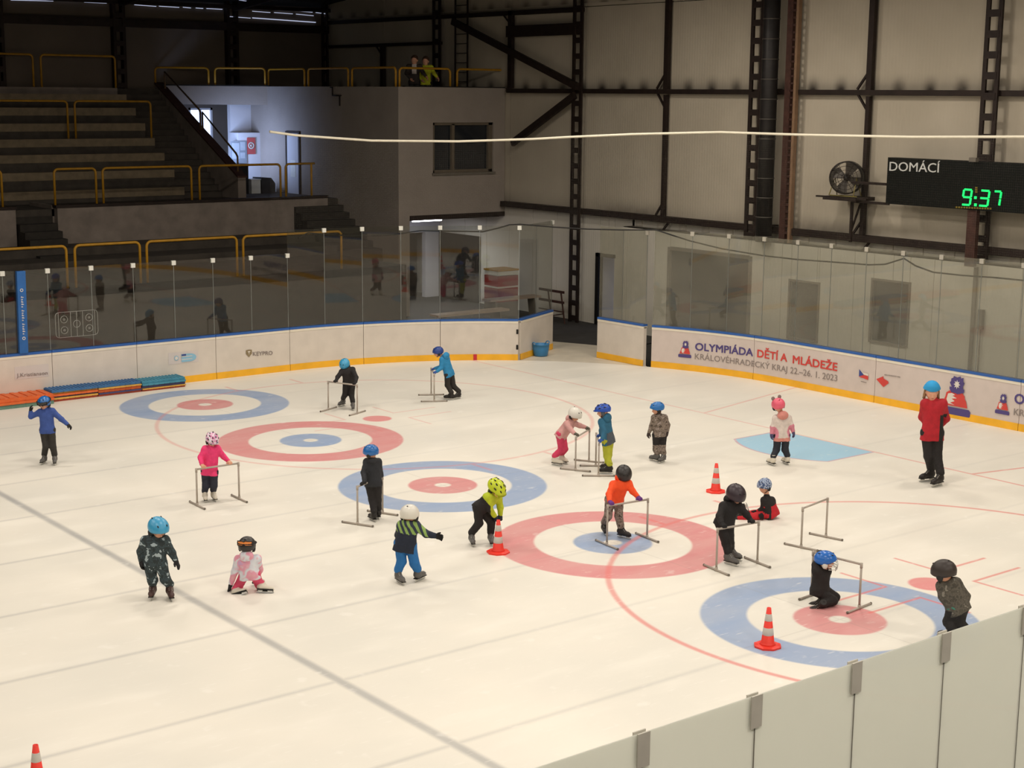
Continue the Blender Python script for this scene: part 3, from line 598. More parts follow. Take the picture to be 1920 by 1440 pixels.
# ---------------------------------------------------------------- corner block and gallery
BX, BY = 3.05, 19.5
bw = tag(link('wall_block', None), kind='structure')
MB().box((BX, BY, 2.98), (BX+.25, 30, 6.9)).build('wall_side', M['render'], bw)
for lo, hi in (((BX+.25, BY, 2.98), (4.32, BY+.25, 6.9)), ((6.65, BY, 2.98), (7.1, BY+.25, 6.9)), ((4.32, BY, 2.98), (6.65, BY+.25, 4.31)), ((4.32, BY, 5.84), (6.65, BY+.25, 6.9))): MB().box(lo, hi).build('wall_front', M['render'], bw)
MB().box((BX, BY, -.04), (3.45, BY+.3, 2.98)).build('corner_pillar', M['render'], bw)
MB().box((BX, BY+.3, -.04), (BX+.2, 23.2, 2.98)).build('wall_side', M['render'], bw)
MB().box((3.45, BY-.03, 2.9), (7.1, BY+.25, 3.04)).build('lintel_beam', M['steel'], bw)
boxst('floor_block', (BX+.25, BY+.25, 2.86), (7.1, 30, 2.98), M['concd'])
wn = tag(link('window_5', None), kind='structure'); MB().box((4.36, BY+.16, 4.35), (6.6, BY+.18, 5.8)).build('window_pane', M['glassdark'], wn)
mb = MB(); fr = mat('window_wood', '6d6253', .6)
for a, b in (((4.32, 4.31), (6.65, 4.40)), ((4.32, 5.76), (6.65, 5.84)), ((4.32, 4.31), (4.42, 5.84)), ((6.50, 4.31), (6.65, 5.84)), ((5.08, 4.4), (5.18, 5.8))): mb.box((a[0], BY+.06, a[1]), (b[0], BY+.2, b[1]))
mb.build('window_frame', fr, wn); MB().box((4.28, BY-.06, 4.24), (6.7, BY+.08, 4.31)).build('window_sill', M['dgrey'], wn)
# passage under the block
pw = tag(link('wall_passage', None), kind='structure')
MB().box((3.25, 23.0, -.04), (4.0, 23.2, 2.86)).box((6.5, 23.0, -.04), (7.1, 23.2, 2.86)).box((4.0, 23.0, 2.15), (6.5, 23.2, 2.86)).build('passage_wall', M['renderw'], pw)
MB().box((4.0, 23.5, -.04), (6.5, 23.6, 2.2)).build('dark_doorway', M['black'], pw); MB().box((7.02, 20.75, -.04), (7.08, 22.95, 2.15)).build('dark_door', M['black'], pw)
t = thing('tube_lamp', 'lit fluorescent tube lamp under the lintel of the corner block', 'lamp', (4.87, 20.6, 2.80))
MB().box((-.62, -.06, 0), (.62, .06, .06)).build('lamp_housing', M['white'], t); MB().tube([(-.56, 0, -.03), (.56, 0, -.03)], .028, 8).build('lamp_tube', mat('tube_glow', 'ffffff', emit='f2f0ff', es=14), t)
# gallery slab and fascia over the alcove
boxst('floor_gallery', (BX+.25, BY+.25, 6.62), (7.1, 30, 6.74), M['concd'])
tag(MB().poly([(.55, 29.95, 6.5), (BX, 27.5, 6.5), (BX, 30, 6.5)], (0, 0, .12)).build('floor_gallery_2', M['concd']), kind='structure')
tag(MB().bar((.3, 30.0, 6.59), (BX+.1, 27.35, 6.59), .14, .62).build('trim_1', M['render']), kind='structure'); tag(MB().bar((.3, 29.98, 6.92), (BX+.1, 27.33, 6.92), .2, .04).build('trim_3', M['black']), kind='structure')
boxst('trim_2', (BX+.25, BY, 6.9), (7.1, BY+.15, 6.93), M['black'])
boxst('wall_alcove', (2.25, 28.5, 3.4), (3.05, 28.7, 6.28), M['renderw']); boxst('wall_alcove_2', (2.2, 27.9, 3.4), (3.05, 28.5, 5.35), M['renderw'])
# ---------------------------------------------------------------- stands
st = tag(link('floor_stand', None), kind='structure')
rows = []
VS = [176, 202, 231.6, 260.8, 290, 323, 358.5]; YP = .60; Y0 = 29.3
boxz = 3.4
MB().box((-26, Y0, 6.4), (-1.45, 30, 6.80)).build('top_ledge', M['conc'], st)
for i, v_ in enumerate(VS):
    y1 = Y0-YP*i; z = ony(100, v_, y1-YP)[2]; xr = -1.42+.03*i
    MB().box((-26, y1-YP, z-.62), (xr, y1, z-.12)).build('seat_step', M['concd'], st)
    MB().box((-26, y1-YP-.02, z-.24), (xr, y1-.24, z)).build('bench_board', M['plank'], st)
# the inclined stair on the open side, two steps per row
x0, x1 = -1.2, .22
me = None
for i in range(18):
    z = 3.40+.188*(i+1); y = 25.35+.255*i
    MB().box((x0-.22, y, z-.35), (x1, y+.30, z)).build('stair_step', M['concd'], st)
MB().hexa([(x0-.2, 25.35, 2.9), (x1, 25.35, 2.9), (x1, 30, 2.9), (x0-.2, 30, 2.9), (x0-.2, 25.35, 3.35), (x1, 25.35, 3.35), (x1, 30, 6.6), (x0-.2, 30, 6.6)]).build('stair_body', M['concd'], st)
# stringer parapet
sp_ = tag(link('wall_stringer', None), kind='structure')
MB().hexa([(.22, 24.3, 3.4), (.5, 24.3, 3.4), (.5, 30, 3.4), (.22, 30, 3.4), (.22, 24.3, 4.05), (.5, 24.3, 4.05), (.5, 30, 6.95), (.22, 30, 6.95)]).build('stringer_wall', M['conc'], sp_)
MB().hexa([(.20, 24.28, 4.05), (.53, 24.28, 4.05), (.53, 30, 6.95), (.20, 30, 6.95), (.20, 24.28, 4.11), (.53, 24.28, 4.11), (.53, 30, 7.01), (.20, 30, 7.01)]).build('stringer_cap', M['steel2'], sp_)
# platform
boxst('floor_platform', (-26, 22.95, 3.2), (3.05, 30, 3.40), M['concd'])
pl = tag(link('wall_platform', None), kind='structure')
MB().box((-6.35, 22.72, 2.35), (2.53, 22.95, 3.44)).build('parapet_panel', M['conc'], pl); MB().box((-6.40, 22.68, 3.44), (2.53, 22.98, 3.52)).build('parapet_cap', M['steel'], pl)
MB().box((-26, 22.72, 2.35), (-7.55, 22.95, 3.44)).build('parapet_panel', M['conc'], pl); MB().box((-26, 22.68, 3.44), (-7.52, 22.98, 3.52)).build('parapet_cap', M['steel'], pl)
MB().box((-6.42, 22.95, 2.35), (-6.3, 24.6, 3.5)).build('parapet_return', M['conc'], pl)
# lower terrace, stairs down and walkway front
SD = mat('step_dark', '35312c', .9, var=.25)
lw = tag(link('floor_walkway', None), kind='structure')
MB().box((-26, 16.4, 1.75), (1.0, 20.2, 1.95)).build('walkway_slab', M['concd'], lw)
MB().box((-26, 20.2, 1.75), (1.3, 21.5, 2.2)).build('terrace_step', M['concd'], lw); MB().box((-26, 21.5, 1.75), (1.3, 22.72, 2.42)).build('terrace_step', M['concd'], lw)
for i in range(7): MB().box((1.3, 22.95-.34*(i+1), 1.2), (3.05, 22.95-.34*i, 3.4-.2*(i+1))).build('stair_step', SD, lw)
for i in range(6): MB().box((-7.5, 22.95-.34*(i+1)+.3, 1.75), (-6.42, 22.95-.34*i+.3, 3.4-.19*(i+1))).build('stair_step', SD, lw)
boxst('wall_walkway', (-26, 16.4, -.04), (1.0, 16.6, 1.95), mat('walkway_front', '4b433c', .8, var=.2)); boxst('wall_walkway_2', (1.0, 16.4, -.04), (1.2, 22.7, 1.95), M['concd'])
boxst('wall_walkway_3', (1.3, 20.4, -.04), (3.05, 20.6, 2.0), M['concd'])
# ---------------------------------------------------------------- yellow rails
def rail(label, x0, x1, y, z0, z1, group=None, r=.035, hook=0.):
    rr = .12; pts = []
    def arc(cx, cz, a0, a1): return [(cx+rr*math.cos(R(a)), 0, cz+rr*math.sin(R(a))) for a in np.linspace(a0, a1, 5)]
    h = z1-z0; w_ = x1-x0; pts = [(0, 0, 0)]+arc(rr, h-rr, 180, 90)+arc(w_-rr, h-rr, 90, 0)+[(w_, 0, 0)]
    if hook: pts = [(0, 0, 0)]+arc(rr, h-rr, 180, 90)+[(w_+hook, 0, h)]
    mb = MB().tube(pts, r, 8)
    if hook: mb.tube([(w_, 0, 0), (w_, 0, h)], r, 8)
    o = mb.build('guard_rail', M['yel']); o.location = (x0, y, z0); return tag(o, label, 'guard rail', group)
def rails(specs, y, z0, z1, group=None, hook=0.):
    for i, (u0, u1, v, lb) in enumerate(specs):
        if y is None:     # on the slanted gallery edge
            A, B = Vector((.3, 29.95)), Vector((3.15, 27.3)); e = []
            for u in (u0, u1):
                d = ray(u, 140); n_ = Vector((-(B-A).y, (B-A).x)); t_ = n_.dot(A-Vector(CAM[:2]))/n_.dot(Vector(d[:2])); e.append(Vector(CAM[:2])+Vector(d[:2])*t_)
            o = rail(lb, 0, (e[1]-e[0]).length, 0, z0, z1, group); o.location = (*e[0], z0); o.rotation_euler = (0, 0, math.atan2(e[1].y-e[0].y, e[1].x-e[0].x)); continue
        rail(lb, ony(u0, v, y)[0], ony(u1, v, y)[0], y, z0, z1, group, hook=hook if i == len(specs)-1 else 0)
rails([(-70, 62, 130, 'yellow guard rail at the very top of the stand, cut by the frame edge'), (77, 216, 132, 'yellow guard rail on the top ledge ending at the dark wall column')], 29.45, 6.8, 7.82)
rails([(-60, 127, 225, 'yellow guard rail standing among the upper seat rows, cut by the frame edge'), (141, 283, 225, 'yellow guard rail among the upper seat rows ending at the inclined stair')], 27.3, 5.2, 6.38)
rails([(-60, 3, 345, 'short visible end of a yellow guard rail left of the parapet stair'), (102, 180, 345, 'narrow yellow guard rail on the parapet beside the small stair'), (193, 359, 345, 'wide yellow guard rail in the middle of the platform parapet'), (374, 526, 345, 'yellow guard rail on the parapet in front of the lit alcove'), (536, 584, 345, 'narrowest yellow guard rail at the end of the parapet with a stub')], 22.83, 3.52, 4.52, hook=.12)
rails([(-110, 124, 470, 'lowest row yellow guard rail at the frame edge behind the glass'), (140, 262, 470, 'lowest row yellow guard rail, second from the blue post'), (275, 444, 470, 'widest yellow guard rail of the lowest row'), (456, 640, 470, 'lowest row yellow guard rail disappearing behind the tall glass')], 16.6, 1.95, 2.98)
rails([(749, 844, 140, 'yellow gallery rail in front of the two standing people'), (857, 945, 140, 'last yellow gallery rail next to the braced bay')], 19.75, 6.74, 7.46)
rails([(291, 391, 140, 'first yellow gallery rail at the stair head'), (403, 497, 140, 'second yellow gallery rail from the stair head')], None, 6.86, 7.5)
y_, nm = 26.8, ['third yellow gallery rail from the stair head', 'fourth yellow gallery rail over the blue lit wall', 'yellow gallery rail beside the two standing people']
for i, (u0, u1) in enumerate(((503, 571), (578, 653), (660, 742))):
    a, b = onx(u0, 140, BX+.12), onx(u1, 140, BX+.12); o = rail(nm[i], 0, math.hypot(b[1]-a[1], 0), 0, 6.74, 7.47); o.location = (BX+.12, a[1], 6.74); o.rotation_euler = (0, 0, R(-90))
# stair handrails on the stringer
for i, (ya, za, yb, zb) in enumerate(((29.5, 7.35, 27.0, 6.1), (26.85, 6.05, 24.55, 4.75))):
    mb = MB().tube([(.36, ya, za-.55), (.36, ya, za), (.36, yb+.1, zb+.05), (.36, yb, zb-.05), (.36, yb, zb-.72)], .032, 8)
    tag(mb.build('stair_handrail', mat('handrail_brown', '6e5638', .5)), ['upper sloping handrail on the stair parapet', 'lower sloping handrail on the stair parapet, above the platform'][i], 'handrail')
# alcove furniture
t = thing('notice_board', 'grey notice board on the white alcove wall', 'notice board', (2.0, 27.88, 4.0))
mb = MB().box((.25, 0, 0), (1.0, .02, .02)); a, b = ony(433, 312, 27.88), ony(462, 264, 27.88)
MB().box((a[0]-2.0, -.02, a[2]-4.0), (b[0]-2.0, 0, b[2]-4.0)).build('board_panel', mat('notice_grey', '7f858c', .6), t)
for u0, v0, u1, v1, k_ in ((436, 268, 449, 298, 'n1'), (451, 266, 460, 282, 'n2'), (451, 286, 460, 297, 'n3')):
    p, q = ony(u0, v1, 27.85), ony(u1, v0, 27.85); MB().box((p[0]-2.0, -.03, p[2]-4.0), (q[0]-2.0, -.02, q[2]-4.0)).build('paper_sheet', mat('notice_paper', '9fa5ac', .7), t)
p, q = ony(463.5, 289, 27.88), ony(478, 258, 27.88)
t = thing('poster', 'red poster with a pale ring emblem on the white alcove wall', 'poster', (p[0], 27.88, p[2])); w_, h_ = q[0]-p[0], q[2]-p[2]
MB().box((0, -.02, 0), (w_, 0, h_)).build('poster_sheet', mat('poster_red', 'b0504e', .6), t)
MB().lathe([(.12*.6, -.003), (.2*.6, -.003), (.2*.6, .003), (.12*.6, .003), (.12*.6, -.003)], 20, (w_/2, -.025, h_*.52), ax=Matrix.Rotation(R(90), 3, 'X')).lathe([(0, -.003), (.045, -.003), (.045, .003), (0, .003)], 12, (w_/2, -.025, h_*.52), ax=Matrix.Rotation(R(90), 3, 'X')).build('ring_emblem', M['decalw'], t)
o = MB().box((1.27, 26.2, 3.4), (1.64, 26.9, 4.36)).box((1.25, 26.18, 4.36), (1.66, 26.92, 4.39)).build('equipment_cabinet', M['black']); tag(o, 'black upright cabinet at the foot of the lit alcove', 'cabinet')
o = MB().box((1.80, 26.3, 3.4), (2.14, 26.8, 3.84)).box((1.79, 26.29, 3.84), (2.15, 26.81, 3.87)).build('storage_box', M['white']); tag(o, 'white box on the platform beside the dark crate', 'box')
o = MB().poly([(2.18, 26.3, 3.4), (2.70, 26.3, 3.4), (2.70, 26.3, 3.72), (2.55, 26.3, 3.9), (2.18, 26.3, 3.92)], (0, .6, 0)).build('storage_crate', mat('crate_dark', '3c3836', .7)); tag(o, 'dark crate with a slanted top on the platform', 'crate')
d3 = tag(link('door_3', None), kind='structure'); MB().box((BX-.03, 25.3, 3.4), (BX, 26.05, 5.38)).build('door_leaf', M['renderw'], d3)
MB().box((BX-.05, 25.22, 3.4), (BX, 25.30, 5.45)).box((BX-.05, 26.05, 3.4), (BX, 26.12, 5.45)).box((BX-.05, 25.30, 5.38), (BX, 26.05, 5.45)).build('door_frame', M['steel'], d3)
MB().box((BX-.04, 25.5, 3.95), (BX-.03, 25.82, 4.5)).build('door_notice', M['white'], d3)
a = onx(625, 182, BX)
o = MB().tube([(0, .12, .25), (0, 0, .25), (0, 0, -.02)], .025, 6).tube([(0, 0, 0), (0, -.5, .0)], .025, 6).tube([(0, -.42, 0), (0, -.42, -.32)], .025, 6).build('wall_bracket', M['steel']); o.location = (BX-.03, a[1], a[2]+.05); tag(o, 'small angular dark bracket on the blue lit wall of the block', 'bracket')
# items around the open gate and behind the glass
t = thing('folded_bleacher', 'dark folded metal and slat bench frame beside the gate column', 'bench', (6.35, 15.6, -.045), R(0))
for dy in (-.05, .55):
    MB().bar((0, dy, 0), (-.12, dy+.06, .98), .04, .04).build('bench_leg', M['steel2'], t)
for z in (.93, .62, .36): MB().box((-.16, -.15, z), (-.11, 1.0, z+.07 if z > .4 else z+.03)).build('slat', M['steel2'], t)
MB().bar((-.05, 0, .3), (-.1, 1.1, .05), .03, .03).build('strut', M['steel2'], t)
t = thing('red_cabinet', 'red cabinet with white band and yellow top behind the gate glass', 'cabinet', (6.0, 18.2, -.045))
MB().box((-.4, -.35, 0), (.38, .35, .45)).build('cabinet_base', M['dgrey'], t); MB().box((-.4, -.35, .45), (.38, .35, 1.25)).build('cabinet_body', mat('cabinet_red', '8e2326', .4), t); MB().box((-.405, -.355, .88), (.385, .355, .93)).build('white_band', M['white'], t); MB().box((-.4, -.35, 1.27), (.38, .35, 1.4)).build('cabinet_cap', M['white'], t); MB().box((-.42, -.37, 1.4), (.40, .37, 1.45)).build('cabinet_top', M['yel'], t)
for i, (x, y, L_, h) in enumerate(((2.4, 15.0, 2.5, .75), (4.6, 15.9, 1.9, .9), (-.6, 14.9, 2.6, .55))):
    t = thing('trestle_bench', ['long pale bench behind the curved glass', 'shorter pale bench behind the curved glass near the red cabinet', 'low pale bench behind the glass below the walkway'][i], 'bench', (x, y, -.045))
    MB().box((-L_/2, -.2, h-.06), (L_/2, .2, h)).build('bench_top', mat('pale_top', 'b7a394', .5), t)
    for s_ in (-1, 1): MB().bar((s_*L_*.38, -.15, 0), (s_*L_*.38, 0, h-.06), .04, .3).build('leg', M['dgrey'], t)
# ---------------------------------------------------------------- net on its rope
rope = [(512, 247), (560, 254), (700, 264), (860, 265.5), (1000, 261), (1060, 257.5), (1180, 252), (1300, 249), (1345, 248), (1420, 250.5), (1500, 253), (1700, 257), (1920, 256.5), (1965, 256.5)]
RP = []
for u, v in rope:
    s_, z_ = on_path(u, v, -2, 32); p, t_, nn = path(s_); RP.append((s_, p-nn*.16+Vector((0, 0, z_))))
tag(MB().tube([q for _, q in RP], .029, 8).build('net_rope', M['cream']), 'cream rope stretched across the hall carrying the safety net', 'rope')
nm_ = bpy.data.materials.new('net'); nm_.use_nodes = True; n = NT(nm_); nt = nm_.node_tree; nt.nodes.clear(); out = nt.nodes.new('ShaderNodeOutputMaterial')
uv = nt.nodes.new('ShaderNodeUVMap'); sep = nt.nodes.new('ShaderNodeSeparateXYZ'); nt.links.new(uv.outputs[0], sep.inputs[0])
fx = n.m('LESS_THAN', n.m('FRACT', n.m('MULTIPLY', sep.outputs[0], 20.)), .006); fy = n.m('LESS_THAN', n.m('FRACT', n.m('MULTIPLY', sep.outputs[1], 20.)), .006)
tr = nt.nodes.new('ShaderNodeBsdfTransparent'); df = nt.nodes.new('ShaderNodeBsdfDiffuse'); df.inputs[0].default_value = (*lin('b8b2a4'), 1); mx = nt.nodes.new('ShaderNodeMixShader')
nt.links.new(n.mx(fx, fy), mx.inputs[0]); nt.links.new(tr.outputs[0], mx.inputs[1]); nt.links.new(df.outputs[0], mx.inputs[2]); nt.links.new(mx.outputs[0], out.inputs[0])
vs = []; fs = []; uvs = []
Q = []
for (sa, qa), (sb, qb) in zip(RP, RP[1:]):
    for i in range(4): Q.append((sa+(sb-sa)*i/4, qa.lerp(qb, i/4)))
for s_, q in Q: p, t_, nn = path(s_); b_ = p-nn*.16; vs += [(b_.x, b_.y, 3.3), tuple(q)]
me = bpy.data.meshes.new('safety_net'); me.from_pydata(vs, [], [(2*i, 2*i+2, 2*i+3, 2*i+1) for i in range(len(Q)-1)]); ul = me.uv_layers.new(name='UVMap')
for l in me.loops: i = l.vertex_index; ul.data[l.index].uv = (Q[i//2][0], vs[i][2])
tag(link('safety_net', me, nm_), 'thin translucent safety net hanging from the cream rope', 'net', kind='stuff')
# ---------------------------------------------------------------- scoreboard and fan
sb = thing('scoreboard', 'black scoreboard reading DOMÁCÍ with green clock digits', 'scoreboard', (6.35, 0, 0))
XS = 6.35
def sbx(u, v): p = onx(u, v, XS); return p[1], p[2]
yL, zt = sbx(1665, 295); _, zb = sbx(1663, 382)
MB().box((0, -3.2, zb), (.25, yL, zt)).build('board_case', mat('score_black', '0c0f0d', .35, spec=.3), sb)
def sb_text(s_, p0, p1, cap, m, bold=.0, depth=.01):
    (y0, z0), (y1, z1) = sbx(*p0), sbx(*p1); _, zc = sbx(p0[0], p0[1]-cap); me = text_mesh(s_, 1., depth, bold); v = [q.co.copy() for q in me.vertices]; a = min(q.x for q in v); b = max(q.x for q in v)
    for q, c in zip(me.vertices, v): f = (c.x-a)/(b-a); q.co = (-.008+c.z, y0+(y1-y0)*f, z0+(z1-z0)*f+c.y*(zc-z0)/.72)
    return link('lettering', me, m, sb)
sb_text('DOMÁCÍ', (1668, 320), (1762, 323.5), 17.5, mat('score_letter', 'c9c9c4', .5, emit='a8a8a2', es=.1), bold=.0)
GR = mat('led_green', '10d860', emit='14e566', es=1.35); SEG = {'9': 'abcdfg', '3': 'abcdg', '7': 'abc'}
def digit(ch, u0, u1, v0, v1):
    (y0, z1_), (y1, z0_) = sbx(u0, v0), sbx(u1, v1); w_, h = y0-y1, z1_-z0_; t = .042; mb = MB()
    S_ = {'a': ((0, 1), (1, 1)), 'g': ((0, .5), (1, .5)), 'd': ((0, 0), (1, 0)), 'f': ((0, .5), (0, 1)), 'b': ((1, .5), (1, 1)), 'e': ((0, 0), (0, .5)), 'c': ((1, 0), (1, .5))}
    for k_ in SEG[ch]:
        (a, b), (c, d_) = S_[k_]; p = Vector((-.01, y0-w_*a-.035*(b-.5)*1, z0_+h*b)); q = Vector((-.01, y0-w_*c-.035*(d_-.5), z0_+h*d_)); e = (q-p).normalized()*.010; mb.bar(p+e, q-e, t, .016, up=(1, 0, 0))
    mb.build('clock_digit', GR, sb)
digit('9', 1807, 1820, 355, 384.5); digit('3', 1839, 1853, 357, 386.5); digit('7', 1864, 1875, 358.5, 386)
mb = MB()
for v in (370.5, 384): y, z = sbx(1829.5, v); mb.box((-.018, y-.03, z-.03), (-.005, y+.03, z+.03))
mb.build('clock_colon', GR, sb)
OR = mat('led_orange', '6b5a1c', emit='6a5a18', es=.35); mb = MB()
for i in range(14): y, z = sbx(1794+4.9*i, 388.5+.2*i); mb.box((-.015, y-.022, z-.018), (-.004, y+.022, z+.018))
for v in (352, 356, 360): y, z = sbx(1831, v); mb.box((-.015, y-.03, z-.015), (-.004, y+.03, z+.015))
mb.build('small_display', OR, sb)
y, z = sbx(1829, 299); MB().box((-.12, y-.09, z-.05), (.0, y+.09, z+.04)).build('sensor_box', M['dgrey'], sb)
MB().box((.05, 1.35, 2.95), (.17, 1.60, zb)).build('support_post', M['steel2'], sb)
for z in (4.68, 4.22): MB().box((.1, yL, z-.03), (.16, 5.0, z+.03)).build('support_arm', M['steel'], sb)
fz = onx(1588, 333, 6.55)
fn = thing('drum_fan', 'black drum fan standing on a steel bracket beside the scoreboard', 'fan', tuple(fz), 0)
rx = Matrix.Rotation(R(90), 3, 'Y') @ Matrix.Identity(3); rx = Matrix.Rotation(R(30), 3, 'Z') @ rx
rr = .40
MB().lathe([(rr-.03, -.2), (rr, -.2), (rr, .2), (rr-.03, .2), (rr-.03, -.2)], 32, ax=rx).build('fan_drum', mat('fan_black', '1c1a18', .4, .3), fn)
mb = MB()
for q in (rr*.95, rr*.72, rr*.48, rr*.25):
    mb.tube([rx @ Vector((q*math.cos(6.2832*i/28), q*math.sin(6.2832*i/28), -.21)) for i in range(29)], .006, 5, cap=False)
for i in range(12): a = 6.2832*i/12; mb.tube([rx @ Vector((.06*math.cos(a), .06*math.sin(a), -.21)), rx @ Vector((rr*math.cos(a), rr*math.sin(a), -.21))], .006, 5)
mb.build('fan_grille', M['steel'], fn)
for i in range(4):
    a = 6.2832*i/4+.4; pts = [(.05, -.05), (.33, -.16), (.37, .04), (.30, .14), (.06, .05)]; mb = MB(); mb.poly([rx @ Vector((x*math.cos(a)-y*math.sin(a), x*math.sin(a)+y*math.cos(a), .03*y/.1)) for x, y in pts], rx @ Vector((0, 0, .012))); mb.build('fan_blade', mat('fan_blade', '55504a', .4, .4), fn)
MB().lathe([(0, -.14), (.07, -.12), (.09, .0), (.09, .18), (0, .2)], 16, ax=rx).build('fan_motor', mat('fan_motor', '2f2b28', .4), fn)
mb = MB()
for s_ in (-.3, .36): mb.tube([(-.15, s_*1.15, -.44), (0, s_, .0), (.15, s_*1.15, -.44)], .014, 6)
mb.tube([(-.15, -.45, -.44), (-.15, .38, -.44)], .014, 6); mb.build('fan_stand', mat('stand_yellow', '8e8145', .5), fn)
br = thing('fan_bracket', 'dark steel bracket carrying the drum fan', 'bracket', tuple(fz-np.array([0, 0, .455])))
MB().box((-.3, -.55, -.09), (.42, .48, 0)).build('bracket_shelf', M['steel'], br); MB().box((-.28, -.85, -.04), (-.2, .72, .0)).build('bracket_rail', M['steel'], br)
MB().bar((0, -.2, -.09), (.0, -.2, -1.1), .06, .06, up=(1, 0, 0)).build('bracket_leg', M['steel'], br); MB().bar((0, -.2, -.85), (.35, -.2, -.1), .04, .04).build('bracket_strut', M['steel'], br)
# ---------------------------------------------------------------- cones
CR, CW = mat('cone_red', 'ec3a2c', .45, var=.06), mat('cone_white', 'c9c6bf', .35, var=.05)
def cone_proto():
    t = thing('traffic_cone', '', 'traffic cone'); H = .50
    def rad(z): return .085-(.085-.026)*((z-.035)/(H-.035))
    MB().lathe([(0, .03), (.105, .03), (.092, .05), (rad(.055), .06), (rad(H), H), (rad(H)-.006, H), (rad(.06)-.006, .04), (0, .04)], 24).build('cone_body', CR, t)
    mb = MB(); o8 = [(.175*math.cos(R(a)), .175*math.sin(R(a))) for a in (22, 68, 112, 158, 202, 248, 292, 338)]
    for z0, z1, f0, f1 in ((0, .022, 1, 1), (.022, .034, 1, .8)):
        mb.add([(x*f0, y*f0, z0) for x, y in o8]+[(x*f1, y*f1, z1) for x, y in o8], [tuple(range(8))[::-1], tuple(range(8, 16))]+[(k, (k+1) % 8, 8+(k+1) % 8, 8+k) for k in range(8)])
    mb.build('cone_base', CR, t)
    for z0, z1 in ((.155, .25), (.335, .425)):
        MB().lathe([(rad(z0)+.0005, z0), (rad(z0)+.0025, z0+.002), (rad(z1)+.0025, z1-.002), (rad(z1)+.0005, z1)], 24).build('reflective_band', CW, t)
    return t
cp = cone_proto()
for i, (u, v, lb) in enumerate(((1341.7, 922, 'red and white traffic cone alone on the ice, beyond the child in black'), (934, 1036, 'red and white traffic cone the child in the yellow helmet leans on'), (1439, 1212, 'red and white traffic cone on the blue ring nearest the near glass'), (71, 1488, 'red and white traffic cone cut off by the bottom frame edge'))):
    t = cp if i == 0 else copy_tree(cp); t['label'] = lb; t['group'] = 'traffic cones on the ice'; t.location = (*gz(u, v)[:2], 0); t.rotation_euler = (0, 0, .4*i)
# ---------------------------------------------------------------- skating frames
TB = mat('frame_tube', 'aea499', .45, .1, var=.1); W_F, H_F, L_F = .76, .62, .56
def frame_proto():
    t = thing('skating_frame', '', 'skating aid')
    MB().tube([(-W_F/2, 0, H_F), (W_F/2, 0, H_F)], .0155, 10).build('handlebar', TB, t)
    for s_ in (-1, 1):
        MB().tube([(s_*W_F/2, 0, .02), (s_*W_F/2, 0, H_F)], .0155, 10).build('post', TB, t)
        r_ = MB().tube([(s_*W_F/2, -L_F/2, .018), (s_*W_F/2, L_F/2, .018)], .0155, 10).build('runner', TB, t)
        for e in (-1, 1): MB().ball((s_*W_F/2, e*L_F/2, .019), .019, 8, 6).build('end_cap', M['dgrey'], r_)
        MB().tube([(s_*W_F/2, 0, H_F-.05), (s_*W_F/2, 0, H_F+.018)], .0195, 10).build('corner_joint', TB, t)
        MB().tube([(s_*W_F/2, 0, .0), (s_*W_F/2, 0, .06)], .021, 10).build('tee_joint', TB, t)
    return t
fp = frame_proto(); FR = {}
for i, (k_, a, b, lb) in enumerate((('p2', (370.6, 949), (448, 936.7), 'grey tube skating frame held by the child in the pink jacket'), ('p5', (669.4, 985), (718.5, 963), 'grey tube skating frame of the child in black with a blue helmet'),
    ('p8', (616.4, 769), (669.3, 776), 'grey tube skating frame of the bending child in the light blue helmet'), ('p9', (814.3, 754), (808.3, 741), 'grey tube skating frame of the child in the blue jacket near the boards'),
    ('p10', (1078.5, 883), (1104.5, 866), 'grey tube skating frame of the child with red trousers'), ('p11', (1122, 893.5), (1117, 875), 'grey tube skating frame of the child with yellow trousers'),
    ('p15', (1139, 1023), (1212, 1010), 'grey tube skating frame of the child in the orange jacket'), ('p16', (1341.7, 1071), (1421, 1056), 'grey tube skating frame of the child in black with a dark helmet'),
    ('p18', (1518.7, 1117), (1613.4, 1143), 'grey tube skating frame over the kneeling child'), ('free', (1501.5, 1028), (1549, 1008), 'grey tube skating frame standing alone with nobody holding it'))):
    t = fp if i == 0 else copy_tree(fp); A, B = gz(*a), gz(*b); m_ = (A+B)/2; an = math.atan2(B[1]-A[1], B[0]-A[0]); t.location = (m_[0], m_[1], 0); t.rotation_euler = (0, 0, an)
    t['label'] = lb; t['group'] = 'tubular skating frames'; d = np.array([math.cos(an), math.sin(an), 0]); FR[k_] = (m_-d*W_F/2+np.array([0, 0, H_F]), m_+d*W_F/2+np.array([0, 0, H_F]))
# ---------------------------------------------------------------- mats along the boards, tub by the gate
def gym_mat(label, x0, x1, y0, z0, th, m, ribs=False, dep=.5):
    t = thing('gym_mat', label, 'mat', (x0, y0, z0), 0, 'stacked mats along the boards'); L_ = x1-x0
    MB().box((0, -dep, .004), (L_, 0, th-.004)).build('mat_body', m, t)
    mb = MB()
    for i in range(8): a = L_*(i+.08)/8; mb.box((a, -dep-.004, .0), (a+L_/8*.86, -dep+.01, th-.012))
    mb.build('edge_rib', m, t)
    if ribs:
        mb = MB()
        for i in range(13): a = L_*(i+.2)/13; mb.box((a, -dep+.03, th-.004), (a+L_/13*.45, -.02, th+.012))
        mb.build('top_rib', m, t)
    return t
OG, BL, YE, TE, GN, NV, RD = mat('mat_orange', 'dd6a34', .6), mat('mat_blue', '3f6fa0', .6), mat('mat_yellow', 'd8a750', .6), mat('mat_teal', '4a90a8', .6), mat('mat_green', '6d9282', .6), mat('mat_navy', '4a4d78', .6), mat('mat_red', 'b9523c', .6)
yb = YF-.02
